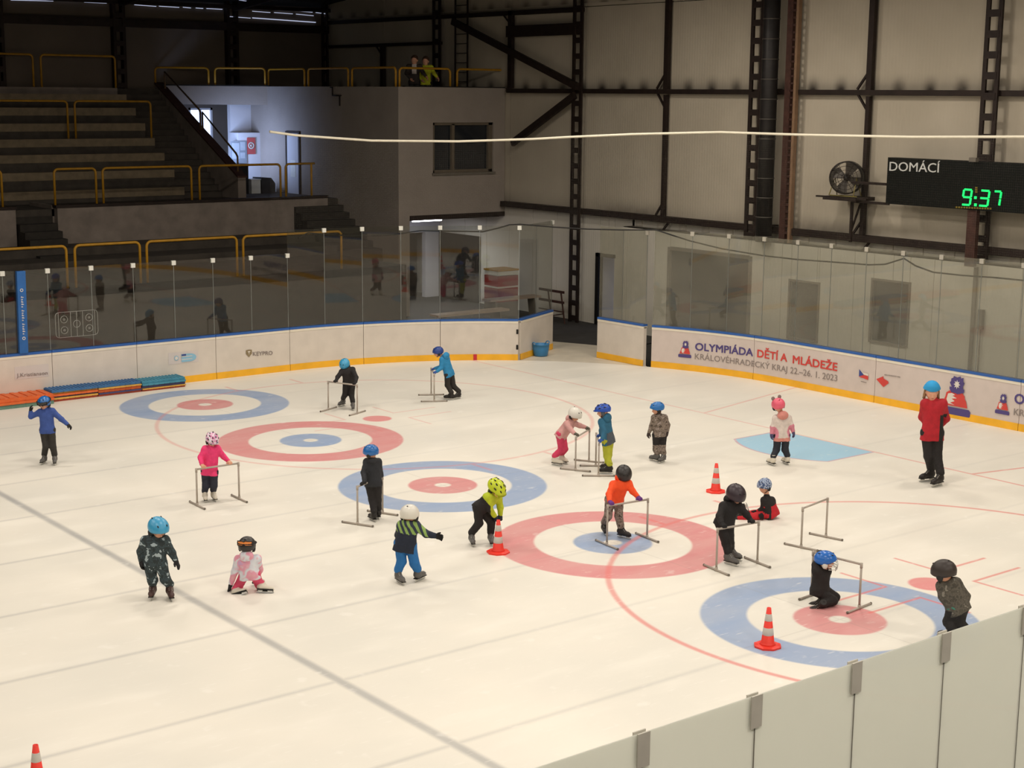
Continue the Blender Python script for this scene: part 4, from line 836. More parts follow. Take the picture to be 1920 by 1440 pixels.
stacks = [(-13.4, -11.13, [('green', GN, .09), ('orange', OG, .055), ('orange', OG, .075)], 'orange topped stack at the frame edge', .62), (-11.10, -9.05, [('red', RD, .05), ('yellow', YE, .04), ('navy', NV, .03), ('orange', OG, .05), ('yellow', YE, .035), ('blue', BL, .05)], 'blue topped stack beside the orange one', .42),
          (-9.02, -7.62+.2, [('red', RD, .05), ('navy', NV, .03), ('orange', OG, .075), ('yellow', YE, .035), ('blue', BL, .055)], 'middle stack with a thick orange layer', .42), (-7.40, -5.9+.02, [('red', RD, .04), ('yellow', YE, .03), ('navy', NV, .06), ('teal', TE, .05), ('teal', TE, .05)], 'teal topped end stack', .42)]
gzx = lambda u, v: gz(u, v)[0]
X0 = [ -13.4, gz(80, 748)[0], gz(168, 738)[0], gz(256, 731)[0], gz(340, 722)[0]]
for i, (_, _, ls, lb, dep) in enumerate(stacks):
    z = 0.001
    for j, (cn, m_, th) in enumerate(ls):
        pos = 'top' if j == len(ls)-1 else ('bottom' if j == 0 else ['second', 'third', 'fourth', 'fifth'][j-1]+' from the ice')
        gym_mat('%s mat, %s in the %s' % (cn, pos, lb), X0[i]+.012, X0[i+1]-.012+(.015*(j % 2) if i < 3 else 0)*0, yb-.01*(j % 2), z, th, m_, ribs=(j == len(ls)-1), dep=dep+.03*(j % 2)); z += th+.012*(j == len(ls)-1)
g = gz(1014, 667); tb = thing('plastic_tub', 'blue flexible tub with two handles standing against the open gate leaf', 'tub', (g[0], g[1], .0))
TU = mat('tub_blue', '3b80b4', .4, var=.08)
MB().lathe([(0, .004), (.16, .004), (.18, .02), (.215, .20), (.22, .30), (.226, .30), (.226, .312), (.212, .312), (.205, .20), (.17, .03), (0, .03)], 28).build('tub_body', TU, tb)
for s_ in (-1, 1):
    MB().tube([(s_*.20, -.07, .29), (s_*.235, -.06, .35), (s_*.24, 0, .375), (s_*.235, .06, .35), (s_*.20, .07, .29)], .014, 8).build('handle', TU, tb)
PK = mat('toy_pink', 'd98f92', .6)
for i, (x, y, z) in enumerate(((.0, .0, .23), (.08, -.05, .235), (-.07, .05, .23), (.03, .09, .235))):
    o = MB().lathe([(.035, 0), (.06, 0), (.06, .035), (.035, .035), (.035, 0)], 14).build('foam_ring', [PK, M['cream'], PK, TU][i]); o.location = (g[0]+x, g[1]+y, z-.19); o.rotation_euler = (.2, .3*i, 0)
    tag(o, ['pink foam ring in the middle of the blue tub', 'cream foam ring in the blue tub', 'pink foam ring at the rim of the blue tub', 'blue foam ring lying in the blue tub'][i], 'toy', 'rings in the tub'); o.location.z = .04
# ---------------------------------------------------------------- people: blended volumes turned into one smooth surface
def smin(a, b, k): h = np.maximum(k-np.abs(a-b), 0)/k; return np.minimum(a, b)-h*h*k*.25
def volume_mesh(prims, res, cuts=(), wr=0., seed=0, name='body', pre=None):
    lo = np.full(3, 1e9); hi = -lo; bb = []
    for p in prims:
        if p[0] == 'c': a, b, r = np.array(p[1]), np.array(p[2]), max(p[3], p[4]); l, h = np.minimum(a, b)-r, np.maximum(a, b)+r
        else: c, r = np.array(p[1]), max(p[2]); l, h = c-r, c+r
        bb.append((l, h)); lo = np.minimum(lo, l); hi = np.maximum(hi, h)
    lo = lo-3*res; hi = hi+3*res; n = np.ceil((hi-lo)/res).astype(int)+1; F = np.full(n, .08, np.float32); M_ = .05
    def cut_(F, cs):
        ax = [lo[k]+res*np.arange(n[k]) for k in range(3)]; X, Y, Z = np.meshgrid(*ax, indexing='ij')
        for c, nn in cs: F = np.maximum(F, ((X-c[0])*nn[0]+(Y-c[1])*nn[1]+(Z-c[2])*nn[2]).astype(np.float32))
        return F
    for pi, (p, (l, h)) in enumerate(zip(prims, bb)):
        if pre is not None and pi == pre: F = cut_(F, cuts)
        i0 = np.maximum(((l-M_-lo)/res).astype(int), 0); i1 = np.minimum(((h+M_-lo)/res).astype(int)+2, n); sl = tuple(slice(a, b) for a, b in zip(i0, i1))
        G = np.stack(np.meshgrid(*[lo[k]+res*np.arange(i0[k], i1[k]) for k in range(3)], indexing='ij'), -1)
        if p[0] == 'c':
            a, b = np.array(p[1]), np.array(p[2]); ab = b-a; t = np.clip(((G-a)@ab)/max(ab@ab, 1e-9), 0, 1); d = np.linalg.norm(G-(a+t[..., None]*ab), axis=-1)-(p[3]+(p[4]-p[3])*t)
        else:
            q = G-np.array(p[1]);
            if p[3] is not None: q = q@np.array(p[3])     # columns are the local axes
            r = np.array(p[2]); k0 = np.linalg.norm(q/r, axis=-1); k1 = np.linalg.norm(q/(r*r), axis=-1)+1e-9; d = k0*(k0-1)/k1
        F[sl] = smin(F[sl], d.astype(np.float32), p[-1])
    if pre is not None: cuts = ()
    if wr or cuts:
        ax = [lo[k]+res*np.arange(n[k]) for k in range(3)]; X, Y, Z = np.meshgrid(*ax, indexing='ij')
        if wr: F = F+wr*(np.sin(X*71+seed+3*np.sin(Z*33))*np.sin(Z*62+2*np.sin(Y*41+seed))+.6*np.sin(Y*93+Z*50+seed)).astype(np.float32)
        for c, nn in cuts: F = np.maximum(F, (X-c[0])*nn[0]+(Y-c[1])*nn[1]+(Z-c[2])*nn[2])
    S = F < 0; s = S.astype(np.int8)
    cnt = sum(s[a:a+n[0]-1, b:b+n[1]-1, c:c+n[2]-1] for a in (0, 1) for b in (0, 1) for c in (0, 1))
    mixed = (cnt > 0) & (cnt < 8); ijk = np.argwhere(mixed); idx = np.full(mixed.shape, -1); idx[mixed] = np.arange(len(ijk))
    cor = [(a, b, c) for a in (0, 1) for b in (0, 1) for c in (0, 1)]; V = np.stack([F[ijk[:, 0]+a, ijk[:, 1]+b, ijk[:, 2]+c] for a, b, c in cor], 1)
    acc = np.zeros((len(ijk), 3)); num = np.zeros(len(ijk))
    for i in range(8):
        for j in range(i+1, 8):
            if sum(abs(x-y) for x, y in zip(cor[i], cor[j])) != 1: continue
            x = (V[:, i] < 0) != (V[:, j] < 0); t = np.where(x, V[:, i]/np.where(x, V[:, i]-V[:, j], 1), 0)[:, None]
            acc += np.where(x[:, None], np.array(cor[i])+(np.array(cor[j])-np.array(cor[i]))*t, 0); num += x
    vs = lo+(ijk+acc/num[:, None])*res; fs = []
    for axn in range(3):
        u, v = [(1, 2), (2, 0), (0, 1)][axn]; e = np.argwhere(np.diff(s, axis=axn) != 0); e = e[(e[:, u] > 0) & (e[:, v] > 0)]
        up = s[e[:, 0], e[:, 1], e[:, 2]] == 1; q = []
        for du, dv in ((0, 0), (1, 0), (1, 1), (0, 1)): f = e.copy(); f[:, u] -= du; f[:, v] -= dv; q.append(idx[f[:, 0], f[:, 1], f[:, 2]])
        q = np.stack(q, 1); q[~up] = q[~up][:, ::-1]; fs.append(q)
    fs = np.concatenate(fs); fs = fs[(fs >= 0).all(1)]
    me = bpy.data.meshes.new(name); me.vertices.add(len(vs)); me.vertices.foreach_set('co', vs.ravel()); me.loops.add(len(fs)*4); me.loops.foreach_set('vertex_index', fs.ravel().astype(np.int32))
    me.polygons.add(len(fs)); me.polygons.foreach_set('loop_start', np.arange(0, len(fs)*4, 4, dtype=np.int32)); me.polygons.foreach_set('loop_total', np.full(len(fs), 4, np.int32)); me.polygons.foreach_set('use_smooth', np.ones(len(fs), bool))
    me.update(calc_edges=True); me.validate(); return me
def paint(me, rules):
    """rules: function of face centres -> bool mask, giving material slots 1.."""
    n = len(me.polygons); c = np.empty(n*3); me.polygons.foreach_get('center', c); c = c.reshape(-1, 3); mi = np.zeros(n, np.int32)
    for k_, fn in enumerate(rules): mi[fn(c)] = k_+1
    me.polygons.foreach_set('material_index', mi)
# hands: wrist at origin, fingers +Y, palm faces -Z, thumb on +X
def hand_mesh(pose, fat=1.0):
    P = []; f = fat
    P += [('c', (0, -.01, 0), (0, .02, 0), .021*f, .020*f, .02), ('c', (-.020, .022, 0), (-.022, .05, 0), .013*f, .012*f, .02), ('c', (.016, .022, 0), (.020, .052, 0), .014*f, .012*f, .02), ('c', (0, .02, 0), (0, .052, 0), .014*f, .013*f, .02)]
    bend = dict(relax=(22, 28, 20), grip=(62, 70, 40), open=(4, 8, 5))[pose]
    for x, L_ in ((-.027, .034), (-.009, .044), (.009, .047), (.025, .041)):
        p = np.array([x, .056, 0.]); a = 0; sp = {'open': .25, 'relax': .12, 'grip': .02}[pose]*x/.027; ls = (L_*.45, L_*.32, L_*.26); r = .0098*f
        for l, b in zip(ls, bend): a += R(b); d = np.array([sp*math.cos(a), math.cos(a), -math.sin(a)]); q = p+d*l; P.append(('c', p, q, r, r*.9, .006)); p = q; r *= .93
    t0 = np.array([.020, .012, -.004]); t1 = t0+np.array([.022, .018, -.010]); t2 = t1+np.array([.006, .020, -.014] if pose == 'grip' else [.014, .020, -.004])
    P += [('c', t0, t1, .0125*f, .011*f, .012), ('c', t1, t2, .011*f, .009*f, .006)]
    return volume_mesh(P, .0042, name='hand')
HM = {k_: hand_mesh(k_, 1.12) for k_ in ('relax', 'grip', 'open')}; _hm = {}
def hand(pose, m, left, parent, pos, fdir, palm, s, nm='glove'):
    key = (pose, m.name, left)
    if key not in _hm:
        me = HM[pose].copy()
        if left:
            me.transform(Matrix.Scale(-1, 4, (1, 0, 0))); me.flip_normals()
        me.materials.append(m); _hm[key] = me
    o = link(nm, _hm[key], None, parent); y = Vector(fdir).normalized(); z = -Vector(palm); z = (z-y*z.dot(y)).normalized(); x = y.cross(z)
    o.matrix_local = Matrix(((x.x*s, y.x*s, z.x*s, pos[0]), (x.y*s, y.y*s, z.y*s, pos[1]), (x.z*s, y.z*s, z.z*s, pos[2]), (0, 0, 0, 1))); return o
# skates: origin under the heel, toe +Y, sole at z .055
def boot_meshes():
    P = [('c', (0, .03, .085), (0, .15, .078), .036, .034, .03), ('c', (0, .15, .075), (0, .185, .073), .034, .026, .02), ('c', (0, .015, .09), (0, .0, .10), .036, .036, .02), ('c', (0, .03, .10), (0, .022, .19), .040, .046, .04), ('c', (0, .10, .10), (0, .06, .15), .02, .02, .03)]
    bo = volume_mesh(P, .0065, cuts=[((0, 0, .055), (0, 0, -1)), ((0, 0, .205), (0, 0, 1))], name='boot')
    mb = MB().box((-.03, -.025, .045), (.03, .20, .057)); sole = mb.mesh('sole', M['black'])
    mb = MB().poly([(-.006, -.015, .046), (-.006, .055, .046), (-.006, .04, .018), (-.006, -.0, .018)], (.012, 0, 0)).poly([(-.006, .12, .046), (-.006, .195, .046), (-.006, .18, .018), (-.006, .13, .018)], (.012, 0, 0)).box((-.005, -.03, .016), (.005, .205, .024)); hold = mb.mesh('holder', mat('holder_white', 'd8d5cd', .4))
    blade = MB().poly([(-.002, -.035, .02), (-.002, -.03, .003), (-.002, .0, .0), (-.002, .17, .0), (-.002, .205, .008), (-.002, .215, .022)], (.004, 0, 0)).mesh('blade', mat('blade_steel', 'b9bcbc', .25, .9))
    lace = MB()
    for i in range(5): lace.tube([(-.022, .13-.017*i, .104+.014*i), (.022, .122-.017*i, .108+.014*i)], .0035, 5)
    return bo, sole, hold, blade, lace.mesh('laces', mat('lace_pale', 'cfcabf', .7))
BOOT = boot_meshes(); _bm = {}
def skate(m, parent, pos, yd, zd, s):
    if m.name not in _bm: me = BOOT[0].copy(); me.materials.append(m); _bm[m.name] = me
    o = link('ice_skate', _bm[m.name], None, parent); y = Vector(yd).normalized(); z = Vector(zd); z = (z-y*z.dot(y)).normalized(); x = y.cross(z)
    o.matrix_local = Matrix(((x.x*s, y.x*s, z.x*s, pos[0]), (x.y*s, y.y*s, z.y*s, pos[1]), (x.z*s, y.z*s, z.z*s, pos[2]), (0, 0, 0, 1)))
    for me, nm_ in zip(BOOT[1:], ('sole', 'blade_holder', 'blade', 'laces')): link(nm_, me, None, o)
    return o
def helmet(kind, m, parent, c, f, u, s, opts):
    """dome cut higher over the brow than at the nape; c centre, f facing, u up"""
    f, u = Vector(f).normalized(), Vector(u); u = (u-f*u.dot(f)).normalized(); r_ = f.cross(u)
    rx, ry, rz = {'ski': (.114, .130, .112), 'bike': (.108, .138, .100), 'hockey': (.112, .134, .104)}[kind]; NA, NE = 36, 12
    def P(az, el, k_=1.):
        d = Vector((math.cos(el)*math.sin(az)*rx, math.cos(el)*math.cos(az)*ry, math.sin(el)*rz)); return d*k_
    def cut(az): c_ = math.cos(az); return R((-4 if kind != 'ski' else -8)+(13*c_ if c_ > 0 else 26*c_)-(16 if kind != 'bike' else 6)*abs(math.sin(az))**3)
    mb = MB(); vs = []; fs = []
    for lay, k_ in ((0, 1.), (1, .90)):
        for e in range(NE+1):
            for a in range(NA):
                az = 2*math.pi*a/NA; el = cut(az)+(math.pi/2-cut(az))*e/NE; q = P(az, el, k_)
                if kind == 'bike' and lay == 0: q *= 1+.045*abs(math.sin(az*3.0))*math.cos(el); q.y *= 1.0
                if kind == 'bike' and lay == 0 and e == 0 and math.cos(az) > .6: q.y += .025
                if kind == 'ski' and lay == 0 and e == 0: q *= 1.02
                vs.append(q)
    N1 = (NE+1)*NA
    for lay in (0, 1):
        for e in range(NE):
            for a in range(NA):
                t = (lay*N1+e*NA+a, lay*N1+e*NA+(a+1) % NA, lay*N1+(e+1)*NA+(a+1) % NA, lay*N1+(e+1)*NA+a); fs.append(t if lay == 0 else t[::-1])
    for a in range(NA): fs.append((a, N1+a, N1+(a+1) % NA, (a+1) % NA))
    Mx = Matrix(((r_.x*s, f.x*s, u.x*s, c[0]), (r_.y*s, f.y*s, u.y*s, c[1]), (r_.z*s, f.z*s, u.z*s, c[2]), (0, 0, 0, 1)))
    o = mb.add(vs, fs, True).build('helmet', m, parent); o.matrix_local = Mx
    dk = M['black']
    V_ = []
    if kind == 'bike':
        for az, el, ln_ in [(a, e, l) for e, l, n in ((28, .030, 8), (58, .024, 6)) for a in np.linspace(0, 360, n, endpoint=False)+20 for l in (l,)]:
            q = P(R(az), R(el), 1.0); v = MB(); v.ball((0, 0, 0), (.010, .026, .010), 8, 5); V_.append(v)
            n_ = 8*6; pts = v.v[-n_:]; nrm = q.normalized(); tdir = (Vector((0, 1, 0))-nrm*nrm.y).normalized(); sd = nrm.cross(tdir); v.v[-n_:] = [tuple(q*1.0+sd*p[0]+tdir*p[1]+nrm*p[2]) for p in pts]
    elif kind == 'ski':
        for az in (-25, 25, 180):
            q = P(R(az), R(52), 1.0); V_.append(MB().ball(tuple(q), (.010, .012, .007), 8, 5))
    else:
        for az in (-40, 40, -140, 140):
            q = P(R(az), R(45), 1.0); V_.append(MB().ball(tuple(q), (.008, .018, .007), 8, 5))
    for v in V_: v.build('vent', dk, o)
    for s_ in (-1, 1): MB().ball((s_*rx*.80, .005, -.045), (.022, .036, .046), 10, 8).build('ear_pad', mat('pad_dark', '2b2a29', .8) if 'pad' not in opts else opts['pad'], o)
    MB().tube([(-rx*.8, .02, -.06), (-.05, .05, -.105), (0, .06, -.118), (.05, .05, -.105), (rx*.8, .02, -.06)], .006, 6).build('chin_strap', dk, o)
    if opts.get('goggles'):
        g = opts['goggles']; z0 = .03; sgn = -1 if g == 'back' else 1; st_ = MB()
        st_.tube([(rx*1.02*math.sin(a), ry*1.02*math.cos(a), z0) for a in np.linspace(0, 2*math.pi, 25)], .011, 6, cap=False); st_.build('goggle_strap', dk, o)
        ln_ = [(rx*1.06*math.sin(a), sgn*ry*1.08*math.cos(a)) for a in np.linspace(-.9, .9, 11)]; q = MB(); vs_ = []
        for k_, (x, y) in enumerate(ln_): h = .046*(1-.25*abs(k_-5)/5)-(.012 if k_ == 5 else 0)*1; vs_ += [(x, y, z0-.02-(0 if k_ != 5 else -.022)), (x, y, z0+h)]
        q.add(vs_, [(2*k_, 2*k_+2, 2*k_+3, 2*k_+1) for k_ in range(10)], True); q.add([(x*.97, y*.97, z) for x, y, z in vs_], [(2*k_+1, 2*k_+3, 2*k_+2, 2*k_) for k_ in range(10)], True); q.build('goggle_lens', opts['lens'], o)
        q = MB().tube([(x*1.01, y*1.01, z) for x, y, z in vs_[0::2]]+[(x*1.01, y*1.01, z) for x, y, z in vs_[1::2][::-1]]+[tuple(c_*1.01 if i < 2 else c_ for i, c_ in enumerate(vs_[0]))], .007, 6); q.build('goggle_frame', dk, o)
    if opts.get('visor'):
        MB().add([(rx*1.1*math.sin(a), ry*(1.0+e*.16)*math.cos(a), -.0+e*-.006) for e in (0, 1) for a in np.linspace(-.9, .9, 9)], [(i, i+1, 10+i, 9+i) for i in range(8)], True).build('visor', m, o)
    if opts.get('ears'):
        for s_ in (-1, 1):
            MB().ball((s_*.06, .03, .115), (.034, .012, .036), 12, 8).build('helmet_ear', opts['ears'], o)
    if opts.get('cage'):
        cg = MB(); 
        for x in (-.05, -.017, .017, .05): cg.tube([(x, ry*1.0, -.0), (x, ry*1.12, -.05), (x*.8, ry*.95, -.11)], .005, 5)
        for z in (-.03, -.06, -.09): cg.tube([(rx*1.02*math.sin(a), ry*1.10*math.cos(a), z) for a in np.linspace(-1.2, 1.2, 11)], .005, 5)
        cg.build('face_cage', M['white'], o)
    return o
FH = np.array([FW[0], FW[1], 0.]); FH /= np.linalg.norm(FH); RH = np.array([FH[1], -FH[0], 0.]); ZU = np.array([0, 0, 1.])
SKIN = mat('skin', 'd9a184', .55, var=.05); EYE = mat('eye_dark', '241a16', .3); LIP = mat('lips', 'b4605a', .5)
def person(label, feet, hd, sh, el, wr, pv, kn, face=(0, 10), s=1., so=(0, 0), eo=(0, 0), wo=(0, 0), ko=(0, 0), ho=0., po=0., jac=None, tro=None, glo=None, boo=None, helm=None, grip=None, frame=None,
           hood=None, hoodmat=None, jpaint=None, tpaint=None, hem=.06, hands=('relax', 'relax'), base=None, lying=None, tilt=0., girth=1., skin_hands=False, extra=None, group='children on the ice', hipw=.072, hc=0.035, wrist_palm=None, sit=False):
    G = gz(*base) if base else None; fp_ = []
    if feet:
        for (h, t) in feet: fp_.append((gz(*h), gz(*t)))
        if G is None: G = sum(a+b for a, b in fp_)/(2*len(fp_)); G = np.array([G[0], G[1], 0.])
    def P(uv, off=0.): d = ray(*uv); t = ((G-CAM)@FH+off)/(d@FH); return CAM+d*t-G
    root = thing('person', label, 'person', tuple(G), 0, group)
    SH = [P(sh[i], so[i]) for i in (0, 1)]; HC = P(hd, ho); PV = P(pv, po); KN = [P(kn[i], ko[i]) for i in (0, 1)]
    if frame:
        A, B = FR[frame]; WR = []
        for i in (0, 1):
            q = A+(B-A)*grip[i]-G; bd = (B-A)/np.linalg.norm(B-A); away = np.cross(ZU, bd); away = away if away@(((SH[0]+SH[1])/2)-q) < 0 else -away
            WR.append(q+ZU*.045*s-away*.055*s); fr_dir = away
    else: WR = [P(wr[i], wo[i]) for i in (0, 1)]
    EL = []
    for i in (0, 1):
        d0 = SH[i]@FH; d1 = WR[i]@FH; EL.append(P(el[i], (d0+d1)/2+eo[i]))
    # feet
    AN = []; SK = []
    for i in (0, 1):
        if lying and lying[i]:
            (au, ao), (tu, to), zd = lying[i]; a, t = P(au, ao), P(tu, to); yd = (t-a)/np.linalg.norm(t-a); zd = np.array(zd[0])*0+RH*zd[0]+FH*zd[1]+ZU*zd[2]
            zd = zd-yd*(zd@yd); zd /= np.linalg.norm(zd); o_ = a-zd*.10*s-yd*.02*s; AN.append(a+zd*.05*s-yd*.0); SK.append((o_, yd, zd))
        else:
            h, t = fp_[i][0]-G, fp_[i][1]-G; yd = t-h; yd[2] = 0; yd /= np.linalg.norm(yd); m_ = (h+t)/2; o_ = m_-yd*.085*s; o_[2] = 0; AN.append(o_+yd*.025*s+ZU*.17*s); SK.append((o_, yd, ZU))
    mid = (SH[0]+SH[1])/2; ax = mid-PV; tl = np.linalg.norm(ax); ax = ax/tl; lat = SH[1]-SH[0]; lat = lat-ax*(lat@ax); lat /= np.linalg.norm(lat)
    HP = [PV-lat*hipw*s, PV+lat*hipw*s]
    az, pt = R(face[0]), R(face[1]); fh = -FH*math.cos(az)+RH*math.sin(az); fd = fh*math.cos(pt)-ZU*math.sin(pt); hu = ZU*math.cos(pt)+fh*math.sin(pt)
    if tilt: hu = hu*math.cos(R(tilt))+np.cross(fd, hu)*math.sin(R(tilt))
    hr = np.cross(fd, hu); HD = HC-hu*hc*s; Rm = np.stack([hr, fd, hu], 1)
    def H(x, y, z): return HD+(hr*x+fd*y+hu*z)*s
    g = girth; sr = .050*s*g; neck = mid+ax*.02*s
    # ---- body (one continuous surface)
    B_ = [('e', H(0, -.008, .022), (.074*s, .090*s, .088*s), Rm, .03*s), ('e', H(0, .020, -.035), (.056*s, .062*s, .062*s), Rm, .04*s), ('e', H(0, .052, -.072), (.028*s, .024*s, .022*s), Rm, .03*s),
          ('c', H(0, .085, -.004), H(0, .100, -.030), .009*s, .014*s, .012*s), ('e', H(0, .080, .010), (.046*s, .012*s, .010*s), Rm, .02*s), ('e', H(0, .078, -.055), (.024*s, .012*s, .010*s), Rm, .014*s),
          ('e', H(-.034, .062, -.030), (.022*s, .02*s, .02*s), Rm, .02*s), ('e', H(.034, .062, -.030), (.022*s, .02*s, .02*s), Rm, .02*s),
          ('e', H(-.076, -.004, -.012), (.010*s, .018*s, .027*s), Rm, .01*s), ('e', H(.076, -.004, -.012), (.010*s, .018*s, .027*s), Rm, .01*s),
          ('c', H(0, -.012, -.05), neck, .040*s, .046*s, .03*s), ('c', SH[0], SH[1], .042*s, .042*s, .04*s), ('c', mid-ax*.06*s, PV, .075*s, .070*s, .04*s), ('c', HP[0], HP[1], .065*s, .065*s, .04*s)]
    for i in (0, 1): B_ += [('c', SH[i], EL[i], .034*s, .028*s, .03*s), ('c', EL[i], WR[i], .028*s, .019*s, .02*s), ('c', HP[i], KN[i], .056*s, .042*s, .03*s), ('c', KN[i], AN[i], .042*s, .030*s, .02*s)]
    o = link('body', volume_mesh(B_, .0098*max(1, s*.85), name='body'), SKIN, root)
    for s_ in (-1, 1): e = MB().ball((0, 0, 0), (.0105*s, .006*s, .0085*s), 8, 6).build('eye', EYE, root); q = H(s_*.030, .0785, .002); e.matrix_local = Matrix(((hr[0], fd[0], hu[0], q[0]), (hr[1], fd[1], hu[1], q[1]), (hr[2], fd[2], hu[2], q[2]), (0, 0, 0, 1)))
    e = MB().ball((0, 0, 0), (.017*s, .006*s, .0045*s), 8, 6).build('mouth', LIP, root); q = H(0, .0885, -.056); e.matrix_local = Matrix(((hr[0], fd[0], hu[0], q[0]), (hr[1], fd[1], hu[1], q[1]), (hr[2], fd[2], hu[2], q[2]), (0, 0, 0, 1)))
    J = dict(SH=SH, EL=EL, WR=WR, PV=PV, KN=KN, AN=AN, mid=mid, ax=ax, lat=lat, neck=neck, HD=HD, fd=fd, hu=hu, H=H, G=G, s=s)
    # ---- jacket
    jp = [('c', SH[0], SH[1], .058*s*g, .058*s*g, .05*s), ('c', mid-ax*.07*s, PV+ax*.03*s, .098*s*g, .100*s*g, .05*s), ('c', mid-ax*.05*s-lat*.05*s, PV-lat*.050*s, .075*s*g, .078*s*g, .04*s), ('c', mid-ax*.05*s+lat*.05*s, PV+lat*.050*s, .075*s*g, .078*s*g, .04*s),
          ('c', PV-lat*.055*s, PV-ax*.14*s-lat*.068*s, .082*s*g, .088*s*g, .04*s), ('c', PV+lat*.055*s, PV-ax*.14*s+lat*.068*s, .082*s*g, .088*s*g, .04*s), ('c', neck-ax*.01*s, neck+(HD-neck)*.25, .056*s, .050*s, .02*s)]
    n_pre = len(jp)
    for i in (0, 1): jp += [('c', SH[i], EL[i], .056*s*g, .047*s*g, .035*s), ('c', EL[i], WR[i]+(EL[i]-WR[i])*.08, .047*s*g, .036*s*g, .02*s)]
    bk = np.cross(lat, ax); bk = bk if (bk@fh) < 0 else -bk
    if hood == 'down': jp += [('e', neck+bk*.075*s+ax*.015*s, (.078*s, .062*s, .050*s), np.stack([lat, bk, np.cross(lat, bk)], 1), .03*s), ('c', neck+bk*.04*s-lat*.06*s+ax*.01*s, neck+bk*.04*s+lat*.06*s+ax*.01*s, .035*s, .035*s, .03*s)]
    cuts = [(PV-ax*hem*s, -ax)]
    me = volume_mesh(jp, .0115*max(1, s*.85), cuts=cuts, pre=n_pre, wr=.0016, seed=G[0]*7, name='jacket'); o = link('jacket', me, None, root); mats = [jac]
    if jpaint: mats += [m_ for m_, _ in jpaint]
    for m_ in mats: me.materials.append(m_)
    if jpaint: paint(me, [lambda c, f_=f_: f_(c, J) for _, f_ in jpaint])
    mb = MB(); zp = bk*-.108*s*g; 
    if hood == 'side': link('hood', volume_mesh([('e', neck+bk*.07*s+ax*.05*s, (.08*s, .06*s, .07*s), np.stack([lat, bk, np.cross(lat, bk)], 1), .03*s)], .012, name='hood'), hoodmat or jac, root)
    if hood == 'ball':
        link('hood', volume_mesh([('e', neck+bk*.068*s+ax*.045*s, (.098*s, .066*s, .080*s), np.stack([lat, bk, np.cross(lat, bk)], 1), .03*s)], .011, wr=.001, name='hood'), hoodmat or jac, root)
    # ---- trousers
    tp = [('c', HP[0], HP[1], .070*s*g, .070*s*g, .05*s), ('c', PV, PV+ax*.03*s, .078*s*g, .075*s*g, .04*s)]
    for i in (0, 1):
        k_ = AN[i]+(KN[i]-AN[i])*.02
        tp += [('c', HP[i], KN[i], .070*s*g, .061*s*g, .03*s), ('c', KN[i], k_, .060*s*g, .054*s*g, .02*s)]
    cuts = []
    me = volume_mesh(tp, .0115*max(1, s*.85), wr=.0018, seed=G[1]*5, name='trousers'); o = link('trousers', me, None, root); mats = [tro]+([m_ for m_, _ in tpaint] if tpaint else [])
    for m_ in mats: me.materials.append(m_)
    if tpaint: paint(me, [lambda c, f_=f_: f_(c, J) for _, f_ in tpaint])
    for i in (0, 1): skate(boo, root, SK[i][0], SK[i][1], SK[i][2], s*.98)
    for i in (0, 1):
        if frame: hand('grip', glo, i == 0, root, WR[i], fr_dir-ZU*.25, -ZU-fr_dir*.25, s*1.05, 'hand' if skin_hands else 'glove')
        else:
            fdv = WR[i]-EL[i]; fdv = fdv/np.linalg.norm(fdv); pm = (wrist_palm[i] if wrist_palm and wrist_palm[i] is not None else (lat if i == 0 else -lat)); pm = np.array(pm, float)
            hand(hands[i], glo, i == 0, root, WR[i], fdv, pm, s*1.1, 'hand' if skin_hands else 'glove')
    if helm: helmet(helm[0], helm[1], root, HC-hu*.012*s, fd, hu, s*helm[2] if len(helm) > 2 else s, helm[3] if len(helm) > 3 else {})
    if extra: extra(root, J)
    return root, J
# ---------------------------------------------------------------- the skaters
def cl(n_, c, **k): return mat('cloth_'+n_, c, k.pop('rough', .8), var=.13, nscale=14, bump=.35, bscale=55, **k)
DK = cl('black', '232020'); DN = cl('navy', '232a3a'); HB = mat('helmet_blue', '2268b0', .3, var=.05, spec=.6); HLB = mat('helmet_sky', '3d9cc8', .35, var=.04, spec=.6); HBK = mat('helmet_black', '2b2827', .4, spec=.5); HW = mat('helmet_white', 'dfdcd2', .3, var=.04)
GB = cl('glove_black', '1f1d1e'); BTB = mat('boot_black', '25211f', .5, var=.3); BTW = mat('boot_white', 'd4cdbd', .5, var=.1); BTG = mat('boot_grey', '5c5a58', .5, var=.3)
GEAR = {}
# child in blue jacket, far left
person('child in a blue jacket with one arm raised, blue helmet, skating near the mats', (((85, 868), (78, 872)), ((103.5, 867), (102.5, 875))), (82.5, 753), ((75, 773), (98, 771)), ((58, 781), (115, 786)), ((57.5, 771), (127, 796)), (89, 806), ((86, 836), (99, 837)),
       face=(-8, 22), s=1.0, eo=(0, 0), jac=cl('blue_jacket', '3d569c'), tro=cl('charcoal', '34322f'), glo=GB, boo=BTG, helm=('ski', HB, 1.0, dict(goggles='front', lens=mat('lens_dark', '1c1a1a', .15, spec=.8))), hood='down', hands=('relax', 'relax'))
